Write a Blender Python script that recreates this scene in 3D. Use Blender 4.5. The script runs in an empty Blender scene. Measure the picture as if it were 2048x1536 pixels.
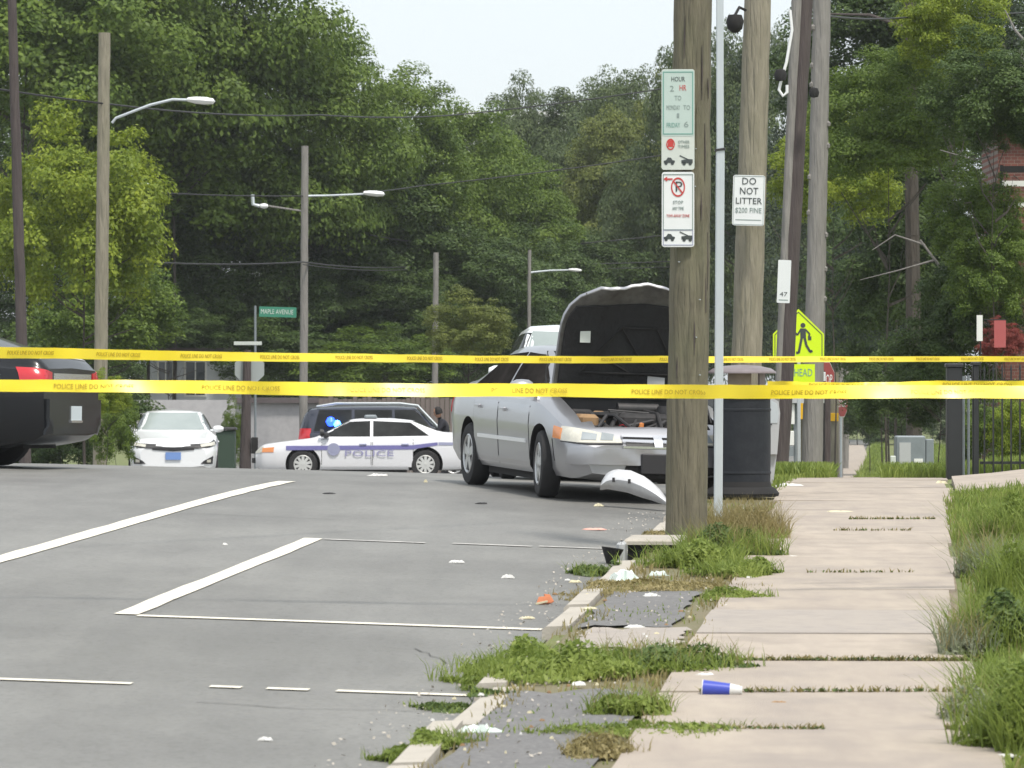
import bpy, bmesh, math, random
import numpy as np
from mathutils import Vector, Matrix
from mathutils.bvhtree import BVHTree
R = math.radians
rng = np.random.default_rng(7); random.seed(7)
sc = bpy.context.scene
COL = sc.collection

# ------------------------------------------------ camera, sky, sun, exposure
EYE = 1.70; F = 7500.0                       # focal length in pixels of a 2048 px wide picture
cam = bpy.data.cameras.new('camera'); cam.sensor_width = 36.0; cam.lens = F/2048*36.0
cam.clip_start = 0.5; cam.clip_end = 4000
cam.dof.use_dof = True; cam.dof.focus_distance = 36.0; cam.dof.aperture_fstop = 11.0
cam_ob = bpy.data.objects.new('camera', cam); COL.objects.link(cam_ob)
cam_ob.location = (0, 0, EYE); cam_ob.rotation_euler = (R(90), 0, 0); sc.camera = cam_ob
SUN_EL, SUN_AZ = 62.0, 150.0                 # azimuth clockwise from +Y
w = bpy.data.worlds.new('World'); sc.world = w; w.use_nodes = True
nt = w.node_tree; nt.nodes.clear()
o_ = nt.nodes.new('ShaderNodeOutputWorld'); bg = nt.nodes.new('ShaderNodeBackground')
sky = nt.nodes.new('ShaderNodeTexSky'); sky.sky_type = 'NISHITA'; sky.sun_disc = False
sky.sun_elevation = R(SUN_EL); sky.sun_rotation = R(SUN_AZ); sky.air_density = 1.0; sky.dust_density = 3.0; sky.ozone_density = 1.0
mxw = nt.nodes.new('ShaderNodeMix'); mxw.data_type = 'RGBA'; mxw.inputs[0].default_value = 0.72
mxw.inputs[7].default_value = (7.25, 7.7, 7.9, 1)      # thin bright cloud veil over the blue
nt.links.new(sky.outputs[0], mxw.inputs[6]); nt.links.new(mxw.outputs[2], bg.inputs[0])
bg.inputs[1].default_value = 0.10; nt.links.new(bg.outputs[0], o_.inputs[0])
sun = bpy.data.lights.new('sun', 'SUN'); sun.energy = 2.3; sun.angle = R(7); sun.color = (1, .955, .88)
sun_ob = bpy.data.objects.new('sun', sun); COL.objects.link(sun_ob)
sv = Vector((math.sin(R(SUN_AZ))*math.cos(R(SUN_EL)), math.cos(R(SUN_AZ))*math.cos(R(SUN_EL)), math.sin(R(SUN_EL))))
sun_ob.rotation_euler = sv.to_track_quat('Z', 'Y').to_euler()
sc.view_settings.view_transform = 'Standard'; sc.view_settings.look = 'None'
sc.view_settings.gamma = 1.0; sc.view_settings.exposure = 0.66
try: sc.view_settings.use_curve_mapping = False
except Exception: pass

# ------------------------------------------------ materials
def mat(name, col, rough=.8, metal=0., spec=.5, noise=None, bump=None, coat=0., emit=None, scale2=None, alpha=None):
    """noise=(scale, amount, (sx,sy,sz), colour2) mixes a second colour by noise; bump=(scale, strength)"""
    m = bpy.data.materials.new(name); m.use_nodes = True
    n = m.node_tree.nodes; l = m.node_tree.links; b = n['Principled BSDF']
    b.inputs['Base Color'].default_value = (*col, 1); b.inputs['Roughness'].default_value = rough
    b.inputs['Metallic'].default_value = metal; b.inputs['Specular IOR Level'].default_value = spec
    if coat: b.inputs['Coat Weight'].default_value = coat; b.inputs['Coat Roughness'].default_value = .06
    if emit: b.inputs['Emission Color'].default_value = (*emit[0], 1); b.inputs['Emission Strength'].default_value = emit[1]
    tc = n.new('ShaderNodeTexCoord')
    if noise:
        sc_, amt, st, c2 = noise
        mp = n.new('ShaderNodeMapping'); mp.inputs['Scale'].default_value = st; l.new(tc.outputs['Object'], mp.inputs[0])
        nz = n.new('ShaderNodeTexNoise'); nz.inputs['Scale'].default_value = sc_; nz.inputs['Detail'].default_value = 7
        nz.inputs['Roughness'].default_value = .65
        l.new(mp.outputs[0], nz.inputs[0])
        rp = n.new('ShaderNodeValToRGB'); rp.color_ramp.elements[0].position = .5-.22; rp.color_ramp.elements[1].position = .5+.22
        rp.color_ramp.elements[0].color = (0, 0, 0, 1); rp.color_ramp.elements[1].color = (amt, amt, amt, 1)
        l.new(nz.outputs[0], rp.inputs[0])
        mx = n.new('ShaderNodeMix'); mx.data_type = 'RGBA'; mx.inputs[6].default_value = (*col, 1); mx.inputs[7].default_value = (*c2, 1)
        l.new(rp.outputs[0], mx.inputs[0]); out = mx.outputs[2]
        if scale2:
            s2, a2, c3 = scale2
            nz2 = n.new('ShaderNodeTexNoise'); nz2.inputs['Scale'].default_value = s2; nz2.inputs['Detail'].default_value = 5
            l.new(tc.outputs['Object'], nz2.inputs[0])
            rp2 = n.new('ShaderNodeValToRGB'); rp2.color_ramp.elements[0].position = .45; rp2.color_ramp.elements[1].position = .68
            rp2.color_ramp.elements[1].color = (a2, a2, a2, 1); l.new(nz2.outputs[0], rp2.inputs[0])
            mx2 = n.new('ShaderNodeMix'); mx2.data_type = 'RGBA'; mx2.inputs[7].default_value = (*c3, 1)
            l.new(out, mx2.inputs[6]); l.new(rp2.outputs[0], mx2.inputs[0]); out = mx2.outputs[2]
        l.new(out, b.inputs['Base Color'])
    if bump:
        nb = n.new('ShaderNodeTexNoise'); nb.inputs['Scale'].default_value = bump[0]; nb.inputs['Detail'].default_value = 6
        if noise: l.new(mp.outputs[0], nb.inputs[0])
        else: l.new(tc.outputs['Object'], nb.inputs[0])
        bp = n.new('ShaderNodeBump'); bp.inputs['Strength'].default_value = bump[1]; bp.inputs['Distance'].default_value = .25/bump[0]
        l.new(nb.outputs[0], bp.inputs['Height']); l.new(bp.outputs[0], b.inputs['Normal'])
    return m
def leafmat(name, dark, light, trans=.35):
    m = bpy.data.materials.new(name); m.use_nodes = True
    n = m.node_tree.nodes; l = m.node_tree.links; b = n['Principled BSDF']; out = n['Material Output']
    g = n.new('ShaderNodeNewGeometry'); rp = n.new('ShaderNodeValToRGB')
    rp.color_ramp.elements[0].color = (*dark, 1); rp.color_ramp.elements[1].color = (*light, 1)
    tc = n.new('ShaderNodeTexCoord'); nz = n.new('ShaderNodeTexNoise'); nz.inputs['Scale'].default_value = .9; nz.inputs['Detail'].default_value = 3
    l.new(tc.outputs['Object'], nz.inputs[0])
    ad = n.new('ShaderNodeMath'); ad.operation = 'MULTIPLY_ADD'; ad.inputs[1].default_value = .45
    l.new(g.outputs['Random Per Island'], ad.inputs[0])
    m2 = n.new('ShaderNodeMath'); m2.operation = 'MULTIPLY_ADD'; m2.inputs[1].default_value = 1.6; m2.inputs[2].default_value = -.52
    l.new(nz.outputs[0], m2.inputs[0]); l.new(m2.outputs[0], ad.inputs[2]); l.new(ad.outputs[0], rp.inputs[0])
    l.new(rp.outputs[0], b.inputs['Base Color']); b.inputs['Roughness'].default_value = .55; b.inputs['Specular IOR Level'].default_value = .35
    tr = n.new('ShaderNodeBsdfTranslucent'); l.new(rp.outputs[0], tr.inputs[0])
    ms = n.new('ShaderNodeMixShader'); ms.inputs[0].default_value = trans
    l.new(b.outputs[0], ms.inputs[1]); l.new(tr.outputs[0], ms.inputs[2]); l.new(ms.outputs[0], out.inputs[0])
    return m
M = {}
M['asphalt'] = mat('asphalt', (.236, .230, .212), .60, noise=(.38, 1., (1, 1.6, 1), (.182, .176, .163)), bump=(90, .35), scale2=(60, .5, (.25, .245, .235)))
m = M['asphalt']; n = m.node_tree.nodes; l = m.node_tree.links; b = n['Principled BSDF']
src = b.inputs['Base Color'].links[0].from_socket; tc = n.new('ShaderNodeTexCoord')
def _layer(scale, st, lo, hi, fac, rot=0):
    global src
    mp = n.new('ShaderNodeMapping'); mp.inputs['Scale'].default_value = st; mp.inputs['Rotation'].default_value = (0, 0, rot); l.new(tc.outputs['Object'], mp.inputs[0])
    nz = n.new('ShaderNodeTexNoise'); nz.inputs['Scale'].default_value = scale; nz.inputs['Detail'].default_value = 6; nz.inputs['Roughness'].default_value = .7; l.new(mp.outputs[0], nz.inputs[0])
    rp = n.new('ShaderNodeValToRGB'); rp.color_ramp.elements[0].position = lo; rp.color_ramp.elements[1].position = hi; rp.color_ramp.elements[0].color = (1-fac, 1-fac, 1-fac, 1); rp.color_ramp.elements[1].color = (1, 1, 1, 1); l.new(nz.outputs[0], rp.inputs[0])
    mx = n.new('ShaderNodeMix'); mx.data_type = 'RGBA'; mx.blend_type = 'MULTIPLY'; mx.inputs[0].default_value = 1; l.new(src, mx.inputs[6]); l.new(rp.outputs[0], mx.inputs[7]); src = mx.outputs[2]
_layer(1.4, (1, .12, 1), .35, .62, .16, math.atan(.103)); _layer(.42, (1, .55, 1), .40, .58, .20, .1); _layer(26, (1, 1, 1), .36, .5, .22)
l.new(src, b.inputs['Base Color'])
M['crackgrey'] = mat('crack_shadow_grit', (.11, .105, .10), .9)
M['patch'] = mat('asphalt_patch', (.165, .16, .158), .95, noise=(6, .6, (1, 1, 1), (.11, .107, .107)), bump=(60, .5), scale2=(40, .4, (.26, .255, .245)))
M['concrete'] = mat('concrete', (.42, .36, .295), .92, noise=(1.6, 1., (2.6, .6, 1), (.325, .275, .235)), bump=(60, .5), scale2=(2.6, .75, (.29, .25, .22)))
M['concrete2'] = mat('concrete_pale', (.44, .375, .31), .92, noise=(1.9, 1., (2.4, .5, 1), (.345, .295, .25)), bump=(60, .5), scale2=(3.5, .75, (.31, .265, .225)))
M['concrete3'] = mat('concrete_grey', (.37, .325, .28), .92, noise=(1.6, .8, (1, 1, 1), (.33, .295, .27)), bump=(60, .4), scale2=(9, .5, (.28, .25, .23)))
M['kerb'] = mat('kerb_stone', (.47, .43, .37), .9, noise=(5, .7, (1, 1, 1), (.33, .30, .26)), bump=(40, .6))
M['soil'] = mat('soil', (.20, .165, .11), .97, noise=(3, .8, (1, 1, 1), (.13, .14, .06)), bump=(30, .8))
M['lawn'] = mat('lawn', (.11, .15, .045), .97, noise=(1.2, .8, (1, 1, 1), (.20, .19, .08)), bump=(30, .8))
M['paint'] = mat('road_paint', (.80, .75, .62), .8, noise=(6, .5, (1, 1, 1), (.55, .52, .47)), bump=(60, .3))
M['paint_worn'] = mat('road_paint_worn', (.62, .60, .56), .85, noise=(9, .9, (1, 1, 1), (.26, .25, .24)), bump=(60, .3))
M['pole'] = mat('weathered_pole_wood', (.20, .18, .125), .95, noise=(3.5, .9, (6, 6, .6), (.095, .085, .062)), bump=(3.5, 1.0), scale2=(1.6, .55, (.145, .15, .085)))
M['pole_pale'] = mat('pale_pole_wood', (.31, .28, .215), .95, noise=(3.5, .8, (6, 6, .6), (.165, .15, .11)), bump=(3.5, 1.0), scale2=(1.3, .4, (.21, .205, .13)))
M['pole_dark'] = mat('dark_pole_wood', (.055, .042, .042), .9, noise=(3.5, .8, (6, 6, .5), (.10, .082, .075)), bump=(4, .8))
M['pole_grey'] = mat('grey_pole_wood', (.27, .255, .235), .95, noise=(3.5, .8, (6, 6, .6), (.16, .15, .14)), bump=(4, .8))
M['bark'] = mat('bark', (.050, .040, .033), .95, noise=(3, .8, (4, 4, .7), (.09, .078, .066)), bump=(5, .8))
M['galv'] = mat('galvanised_metal', (.56, .60, .62), .45, .35, noise=(7, .5, (1, 1, .3), (.42, .46, .49)))
M['alu'] = mat('aluminium_housing', (.80, .80, .80), .4, .1)
M['black'] = mat('black_enamel', (.018, .019, .022), .4, 0, .5, noise=(8, .5, (1, 1, 1), (.03, .031, .034)))
M['blackmatte'] = mat('black_matte', (.014, .013, .013), .85)
M['canbody'] = mat('can_body', (.012, .014, .019), .6, 0, .3, noise=(9, .8, (1, 1, 1), (.026, .029, .034)), bump=(30, .3))
M['canhood'] = mat('can_hood', (.27, .23, .235), .4, .3, noise=(7, .6, (1, 1, 1), (.16, .13, .13)))
M['canbrown'] = mat('can_liner', (.25, .20, .15), .8, noise=(6, .7, (1, 1, 1), (.14, .11, .085)))
M['tape'] = mat('tape_yellow', (.93, .74, .03), .35, 0, .5, noise=(2.3, .4, (1, 1, 1), (.98, .80, .14)))
M['tapeink'] = mat('tape_ink', (.46, .34, .025), .5)
M['signwhite'] = mat('sign_white', (.74, .76, .76), .4, 0, .5, noise=(5, .3, (1, 1, 1), (.62, .64, .62)))
M['signold'] = mat('sign_aged_white', (.60, .63, .58), .5, 0, .5, noise=(7, .6, (1, 1, 1), (.47, .52, .48)))
M['signpale'] = mat('sign_faded_green_white', (.48, .57, .53), .5, 0, .5, noise=(7, .6, (1, 1, 1), (.40, .50, .46)))
M['green'] = mat('sign_green_border', (.16, .33, .28), .5)
M['greensign'] = mat('street_sign_green', (.04, .22, .14), .5)
M['red'] = mat('sign_red', (.50, .05, .045), .5)
M['ink'] = mat('sign_ink', (.05, .06, .06), .5)
M['inkfade'] = mat('sign_ink_faded', (.24, .30, .28), .6)
M['lime'] = mat('fluorescent_yellow_green', (.66, .88, .01), .4, 0, .5)
M['silver'] = mat('silver_paint', (.40, .40, .42), .34, .75, .5, coat=.6)
M['white_car'] = mat('white_car_paint', (.76, .77, .78), .3, 0, .5, coat=.7)
M['police_white'] = mat('white_police_paint', (.74, .74, .77), .35, 0, .5, coat=.5, noise=(2, .3, (1, 1, 1), (.66, .65, .64)))
M['black_car'] = mat('black_car_paint', (.008, .009, .011), .25, 0, .3, coat=.25)
M['navy_car'] = mat('dark_blue_car_paint', (.028, .032, .050), .2, 0, .5, coat=.8)
M['maroon'] = mat('maroon_car_paint', (.10, .012, .018), .3, 0, .5, coat=.6)
M['glass'] = mat('car_glass', (.008, .008, .008), .16, 0, .12, noise=(1.6, .8, (1, 1, 1), (.045, .048, .048)))
M['glass_dark'] = mat('side_glass_dark', (.010, .009, .009), .3, 0, .0, noise=(2.2, .8, (1, 1, 1), (.05, .045, .042)))
M['glass_pale'] = mat('windscreen_glass', (.25, .29, .28), .08, 0, .8, noise=(.9, .9, (1, 1, 1), (.34, .38, .37)))
M['trim'] = mat('black_trim', (.025, .024, .026), .55)
M['tyre'] = mat('tyre_rubber', (.022, .021, .022), .85, bump=(60, .4))
M['rim'] = mat('alloy_rim', (.50, .50, .50), .35, .7)
M['steelrim'] = mat('steel_wheel_cover', (.62, .62, .60), .4, .4)
M['lens'] = mat('headlamp_lens', (.66, .64, .55), .12, .1, .8, noise=(14, .6, (1, 1, 1), (.40, .38, .34)))
M['amber'] = mat('amber_lens', (.72, .27, .09), .2, 0, .8)
M['redlens'] = mat('red_lens', (.52, .02, .03), .15, 0, .8)
M['chrome'] = mat('chrome', (.72, .72, .74), .15, .9)
M['engine'] = mat('engine_parts', (.035, .036, .038), .6, .3, noise=(14, .9, (1, 1, 1), (.065, .06, .06)))
M['insul'] = mat('bonnet_insulation', (.017, .016, .017), .95, noise=(4, .7, (1, 1, 1), (.026, .028, .029)), bump=(9, .9))
M['bonnetsteel'] = mat('bonnet_inner_steel', (.17, .17, .16), .6, .3, noise=(9, .9, (1, 1, 1), (.07, .065, .06)))
M['stripe'] = mat('police_stripe_blue', (.16, .15, .36), .4)
M['badge'] = mat('badge_grey_blue', (.30, .31, .44), .4)
M['policeink'] = mat('police_letter_blue', (.30, .29, .47), .4)
M['plateblue'] = mat('plate_blue', (.16, .27, .56), .4)
M['platewhite'] = mat('plate_white', (.60, .66, .68), .4)
M['bluelight'] = mat('blue_beacon', (.02, .08, .9), .3, emit=((.02, .08, 1.0), 3))
M['bluecore'] = mat('blue_beacon_core', (.1, .4, 1), .3, emit=((.08, .35, 1.0), 5))
M['skin'] = mat('skin', (.42, .22, .14), .6)
M['cloth'] = mat('black_cloth', (.014, .014, .020), .9)
M['hair'] = mat('dark_hair', (.012, .009, .008), .7)
M['paper'] = mat('litter_paper', (.72, .71, .68), .7, noise=(14, .6, (1, 1, 1), (.52, .52, .50)))
M['papercream'] = mat('litter_cream', (.68, .62, .42), .7, noise=(14, .6, (1, 1, 1), (.5, .46, .33)))
M['litterorange'] = mat('litter_orange_brown', (.46, .15, .06), .7)
M['litterblue'] = mat('cup_blue', (.045, .07, .42), .35)
M['litterpink'] = mat('litter_pink', (.74, .40, .33), .7)
M['bag'] = mat('plastic_bag', (.70, .76, .72), .35, noise=(12, .7, (1, 1, 1), (.50, .60, .55)))
M['cardboard'] = mat('cardboard_brown', (.36, .23, .12), .9, noise=(8, .8, (1, 1, 1), (.22, .13, .07)))
M['wall'] = mat('grey_render_wall', (.44, .43, .43), .9, noise=(1.5, .7, (1, 1, 1), (.36, .35, .36)), bump=(20, .3), scale2=(6, .3, (.30, .29, .30)))
M['siding'] = mat('pale_siding', (.60, .63, .65), .8, noise=(1.2, .4, (1, 1, 1), (.50, .53, .55)))
M['wood_fence'] = mat('old_fence_wood', (.14, .11, .10), .95, noise=(2, .8, (6, 6, 1), (.22, .19, .17)))
M['white_trim'] = mat('white_trim', (.74, .74, .71), .5)
M['winglass'] = mat('window_glass', (.05, .06, .07), .1, 0, .8)
M['roofing'] = mat('roofing', (.12, .10, .10), .9)
M['greybox'] = mat('grey_cabinet', (.25, .28, .30), .5, .2, noise=(5, .6, (1, 1, 1), (.16, .18, .19)))
M['palegrey'] = mat('pale_grey_housing', (.45, .46, .47), .5, 0, .5, noise=(6, .4, (1, 1, 1), (.36, .36, .36)))
M['yellowbox'] = mat('amber_yellow_casing', (.74, .42, .01), .45)
M['stopred'] = mat('stop_red', (.28, .03, .03), .5)
M['signback'] = mat('sign_back', (.36, .39, .38), .6, .2)
M['banner'] = mat('red_banner', (.40, .09, .09), .7)
M['lf_lit'] = leafmat('leaf_bright', (.105, .170, .016), (.34, .40, .040), .4)
M['lf_mid'] = leafmat('leaf_mid', (.050, .100, .014), (.190, .265, .040), .36)
M['lf_olive'] = leafmat('leaf_olive', (.085, .115, .022), (.215, .245, .055), .3)
M['lf_dark'] = leafmat('leaf_dark', (.032, .066, .016), (.115, .170, .042), .3)
M['lf_far'] = leafmat('leaf_far', (.046, .076, .026), (.125, .165, .055), .28)
M['lf_conifer'] = leafmat('leaf_conifer', (.016, .030, .018), (.058, .082, .044), .12)
M['lf_weed'] = leafmat('leaf_weed', (.110, .175, .028), (.34, .405, .095), .42)
M['lf_weed2'] = leafmat('leaf_weed_dark', (.055, .105, .026), (.16, .215, .068), .35)
M['lf_dry'] = leafmat('leaf_dry', (.20, .17, .06), (.42, .35, .17), .35)
M['lf_pale'] = leafmat('leaf_pale', (.17, .20, .12), (.36, .38, .27), .3)
M['lf_red'] = leafmat('leaf_red', (.15, .02, .02), (.36, .09, .07), .3)
M['brick'] = m = mat('brick_wall', (.2, .07, .05), .9)
n = m.node_tree.nodes; l = m.node_tree.links; bt = n.new('ShaderNodeTexBrick'); tc = n.new('ShaderNodeTexCoord'); mp = n.new('ShaderNodeMapping')
mp.inputs['Rotation'].default_value = (R(90), 0, 0); l.new(tc.outputs['Object'], mp.inputs[0]); l.new(mp.outputs[0], bt.inputs[0])
bt.inputs['Scale'].default_value = 4.5; bt.inputs['Color1'].default_value = (.19, .068, .05, 1); bt.inputs['Color2'].default_value = (.13, .05, .04, 1); bt.inputs['Mortar'].default_value = (.2, .17, .15, 1)
bt.inputs['Mortar Size'].default_value = .015; l.new(bt.outputs[0], n['Principled BSDF'].inputs['Base Color'])

# ------------------------------------------------ helpers
def tag(o, label=None, cat=None, group=None, kind=None):
    if label: o['label'] = label
    if cat: o['category'] = cat
    if group: o['group'] = group
    if kind: o['kind'] = kind
    return o
def empty(name, loc=(0, 0, 0), rz=0., label=None, cat=None, group=None):
    o = bpy.data.objects.new(name, None); COL.objects.link(o); o.location = loc; o.rotation_euler = (0, 0, rz)
    o.empty_display_size = .2
    return tag(o, label, cat, group)
class MB:
    def __init__(s): s.v = []; s.f = []; s.m = []; s.mi = 0
    def add(s, vs, fs):
        b = len(s.v); s.v += [tuple(p) for p in vs]
        for f in fs: s.f.append(tuple(i+b for i in f)); s.m.append(s.mi)
        return s
    def box(s, x0, x1, y0, y1, z0, z1, mtx=None):
        vs = [Vector((x, y, z)) for z in (z0, z1) for y in (y0, y1) for x in (x0, x1)]
        if mtx: vs = [mtx @ p for p in vs]
        return s.add(vs, [(0, 2, 3, 1), (4, 5, 7, 6), (0, 1, 5, 4), (2, 6, 7, 3), (0, 4, 6, 2), (1, 3, 7, 5)])
    def rbox(s, x0, x1, y0, y1, z0, z1, b=.01, mtx=None):
        """box with chamfered vertical edges and top"""
        p = [(x0+b, y0), (x1-b, y0), (x1, y0+b), (x1, y1-b), (x1-b, y1), (x0+b, y1), (x0, y1-b), (x0, y0+b)]
        cx, cy = (x0+x1)/2, (y0+y1)/2
        rings = [(z0, 0), (z1-b, 0), (z1, b)]
        vs = []
        for z, ins in rings:
            for x, y in p: vs.append(Vector((x-math.copysign(ins, x-cx), y-math.copysign(ins, y-cy), z)))
        fs = [tuple(range(7, -1, -1)), tuple(range(16, 24))]
        for r in range(2):
            for i in range(8): j = (i+1) % 8; fs.append((r*8+i, r*8+j, r*8+8+j, r*8+8+i))
        if mtx: vs = [mtx @ q for q in vs]
        return s.add(vs, fs)
    def tube(s, pts, rad, n=10, cap=True):
        pts = [Vector(p) for p in pts]
        if not hasattr(rad, '__len__'): rad = [rad]*len(pts)
        vs = []; up = Vector((0, 0, 1)); prev = None
        for i, p in enumerate(pts):
            t = (pts[min(i+1, len(pts)-1)]-pts[max(i-1, 0)]).normalized()
            a = prev if prev is not None else (Vector((1, 0, 0)) if abs(t.z) > .8 else up)
            a = (a - t*a.dot(t)).normalized(); prev = a; b = t.cross(a)
            for k in range(n):
                th = 2*math.pi*k/n; vs.append(p+(a*math.cos(th)+b*math.sin(th))*rad[i])
        fs = []
        for i in range(len(pts)-1):
            for k in range(n):
                j = (k+1) % n; fs.append((i*n+k, i*n+j, (i+1)*n+j, (i+1)*n+k))
        if cap: fs.append(tuple(range(n-1, -1, -1))); fs.append(tuple((len(pts)-1)*n+k for k in range(n)))
        return s.add(vs, fs)
    def lathe(s, prof, n=24, mtx=None):
        """prof [(r,z)] about z"""
        vs = []; fs = []
        for r, z in prof:
            for k in range(n):
                th = 2*math.pi*k/n; p = Vector((r*math.cos(th), r*math.sin(th), z)); vs.append(mtx @ p if mtx else p)
        for i in range(len(prof)-1):
            for k in range(n):
                j = (k+1) % n; fs.append((i*n+k, i*n+j, (i+1)*n+j, (i+1)*n+k))
        return s.add(vs, fs)
    def prism(s, poly, y0, y1, mtx=None):
        """poly [(x,z)] extruded along y"""
        n_ = len(poly); vs = [Vector((x, y0, z)) for x, z in poly]+[Vector((x, y1, z)) for x, z in poly]
        if mtx: vs = [mtx @ p for p in vs]
        fs = [tuple(range(n_)), tuple(range(2*n_-1, n_-1, -1))]
        for i in range(n_): j = (i+1) % n_; fs.append((i, i+n_, j+n_, j))
        return s.add(vs, fs)
    def grid(s, P, Q=None):
        """P[i][j] front points, Q back points -> solid sheet"""
        a, b = len(P), len(P[0]); vs = [p for r in P for p in r]; fs = []
        for i in range(a-1):
            for j in range(b-1): fs.append((i*b+j, i*b+j+1, (i+1)*b+j+1, (i+1)*b+j))
        if Q:
            o = a*b; vs += [p for r in Q for p in r]
            for i in range(a-1):
                for j in range(b-1): fs.append((o+i*b+j, o+(i+1)*b+j, o+(i+1)*b+j+1, o+i*b+j+1))
            for i in range(a-1):
                fs.append((i*b, (i+1)*b, o+(i+1)*b, o+i*b)); fs.append((i*b+b-1, o+i*b+b-1, o+(i+1)*b+b-1, (i+1)*b+b-1))
            for j in range(b-1):
                fs.append((j, o+j, o+j+1, j+1)); k = (a-1)*b; fs.append((k+j, k+j+1, o+k+j+1, o+k+j))
        return s.add(vs, fs)
    def build(s, name, ms, parent=None, smooth=False, loc=None, fix=True):
        me = bpy.data.meshes.new(name); me.from_pydata(s.v, [], s.f)
        if not isinstance(ms, (list, tuple)): ms = [ms]
        for m_ in ms: me.materials.append(m_)
        me.polygons.foreach_set('material_index', s.m)
        if fix:
            bm = bmesh.new(); bm.from_mesh(me); bmesh.ops.recalc_face_normals(bm, faces=bm.faces[:]); bm.to_mesh(me); bm.free()
        if smooth:
            me.polygons.foreach_set('use_smooth', [True]*len(me.polygons)); me.set_sharp_from_angle(angle=R(38))
        o = bpy.data.objects.new(name, me); COL.objects.link(o)
        if parent: o.parent = parent
        if loc: o.location = loc
        return o
def quads(name, V, m_, parent=None, kind=None):
    """V (N,4,3) -> one mesh of loose quads"""
    N = len(V); me = bpy.data.meshes.new(name); me.vertices.add(N*4); me.vertices.foreach_set('co', np.ascontiguousarray(V, dtype=np.float32).ravel())
    me.loops.add(N*4); me.loops.foreach_set('vertex_index', np.arange(N*4, dtype=np.int32))
    me.polygons.add(N); me.polygons.foreach_set('loop_start', np.arange(0, N*4, 4, dtype=np.int32))
    me.update(calc_edges=True); me.materials.append(m_)
    o = bpy.data.objects.new(name, me); COL.objects.link(o)
    if parent: o.parent = parent
    if kind: o['kind'] = kind
    return o
def leafquads(C, Nn, size, aspect=.55, g=rng, fold=0.0):
    """diamond leaves at C with normals Nn"""
    N = len(C); Nn = Nn/np.maximum(np.linalg.norm(Nn, axis=1, keepdims=True), 1e-6)
    r = g.normal(size=(N, 3)); t = np.cross(Nn, r); t /= np.maximum(np.linalg.norm(t, axis=1, keepdims=True), 1e-6); b = np.cross(Nn, t)
    s = np.asarray(size).reshape(-1, 1)*np.ones((N, 1))
    return np.stack([C-t*s*.5, C+b*s*aspect*.5, C+t*s*.5, C-b*s*aspect*.5], axis=1)
def text_mb(mb, txt, size, mtx, maxw=None, depth=.002):
    """flat lettering centred on the origin of mtx (x right, y up, z out)"""
    cu = bpy.data.curves.new('lettering', 'FONT'); cu.body = txt; cu.size = size; cu.align_x = 'CENTER'; cu.align_y = 'CENTER'; cu.extrude = depth/2; cu.resolution_u = 2
    o = bpy.data.objects.new('lettering', cu); COL.objects.link(o)
    dg = bpy.context.evaluated_depsgraph_get(); me = bpy.data.meshes.new_from_object(o.evaluated_get(dg))
    sx = 1.
    if maxw and len(me.vertices):
        xs = [v.co.x for v in me.vertices]; wd = max(xs)-min(xs)
        if wd > 0: sx = maxw/wd
    mb.add([mtx @ Vector((v.co.x*sx, v.co.y, v.co.z)) for v in me.vertices], [tuple(p.vertices) for p in me.polygons])
    bpy.data.objects.remove(o); bpy.data.curves.remove(cu); bpy.data.meshes.remove(me)
FRONT = Matrix(((1, 0, 0, 0), (0, 0, -1, 0), (0, 1, 0, 0), (0, 0, 0, 1)))      # x right, y up, z towards the camera
def at(px, py, d): return Vector(((px-1024)/F*d, d, EYE-(py-768)/F*d))
def X_(px, d): return (px-1024)/F*d

# ------------------------------------------------ terrain height
_d = np.arange(-40, 2600, .25)
_pts = [(-40, 2.64), (0, 1.78), (33, 1.0705), (35.3, 1.035), (37.9, 1.015), (40, 1.028), (42, 1.06), (45, 1.13), (50, 1.25), (60, 1.49), (75, 1.86), (90, 2.2), (120, 2.98), (150, 3.70), (180, 3.78), (227, 3.80), (400, 3.9), (2600, 3.9)]
_h = np.interp(_d, [p[0] for p in _pts], [p[1] for p in _pts])
_h = np.convolve(np.pad(_h, 6, mode='edge'), np.ones(13)/13, 'valid')
def Hs(d): return float(np.interp(d, _d, _h))
SL = .103
def sstep(a, b, x): t = min(1, max(0, (x-a)/(b-a))); return t*t*(3-2*t)
def gz(X, Y, kind='verge'):
    u = X-SL*Y; h = Hs(Y); f = 1-sstep(48, 75, Y)
    z = EYE-h
    z -= .30*sstep(46, 58, Y)*(1-sstep(128, 148, Y))*sstep(-3.5, -1.9, u)
    if kind == 'road' or (kind == 'base' and u < -1.9):
        c = .033*min(max(-1.95-u, 0), 4.05)+.025*min(max(-6-u, 0), 5)
        z += f*c-.075
    else:
        z += f*.09*sstep(.5, 1.6, u)
    if kind == 'base': z -= .05
    return z
def sheet(name, us, ds, m_, kind='road', dz=0., parent=None, warp=None, th=None):
    """sheet laid on the terrain: u lateral, d along"""
    P = [[Vector((u+SL*d, d, gz(u+SL*d, d, kind)+dz)) for u in us] for d in ds]
    mb = MB()
    if th: mb.grid(P, [[p-Vector((0, 0, th)) for p in r] for r in P])
    else: mb.grid(P)
    return mb.build(name, m_, parent, smooth=True, fix=True)
def arange(a, b, s): n_ = max(1, int(round((b-a)/s))); return [a+(b-a)*i/n_ for i in range(n_+1)]
ds_road = arange(-15, 60, 1)+arange(62, 260, 4)[0:]
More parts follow.
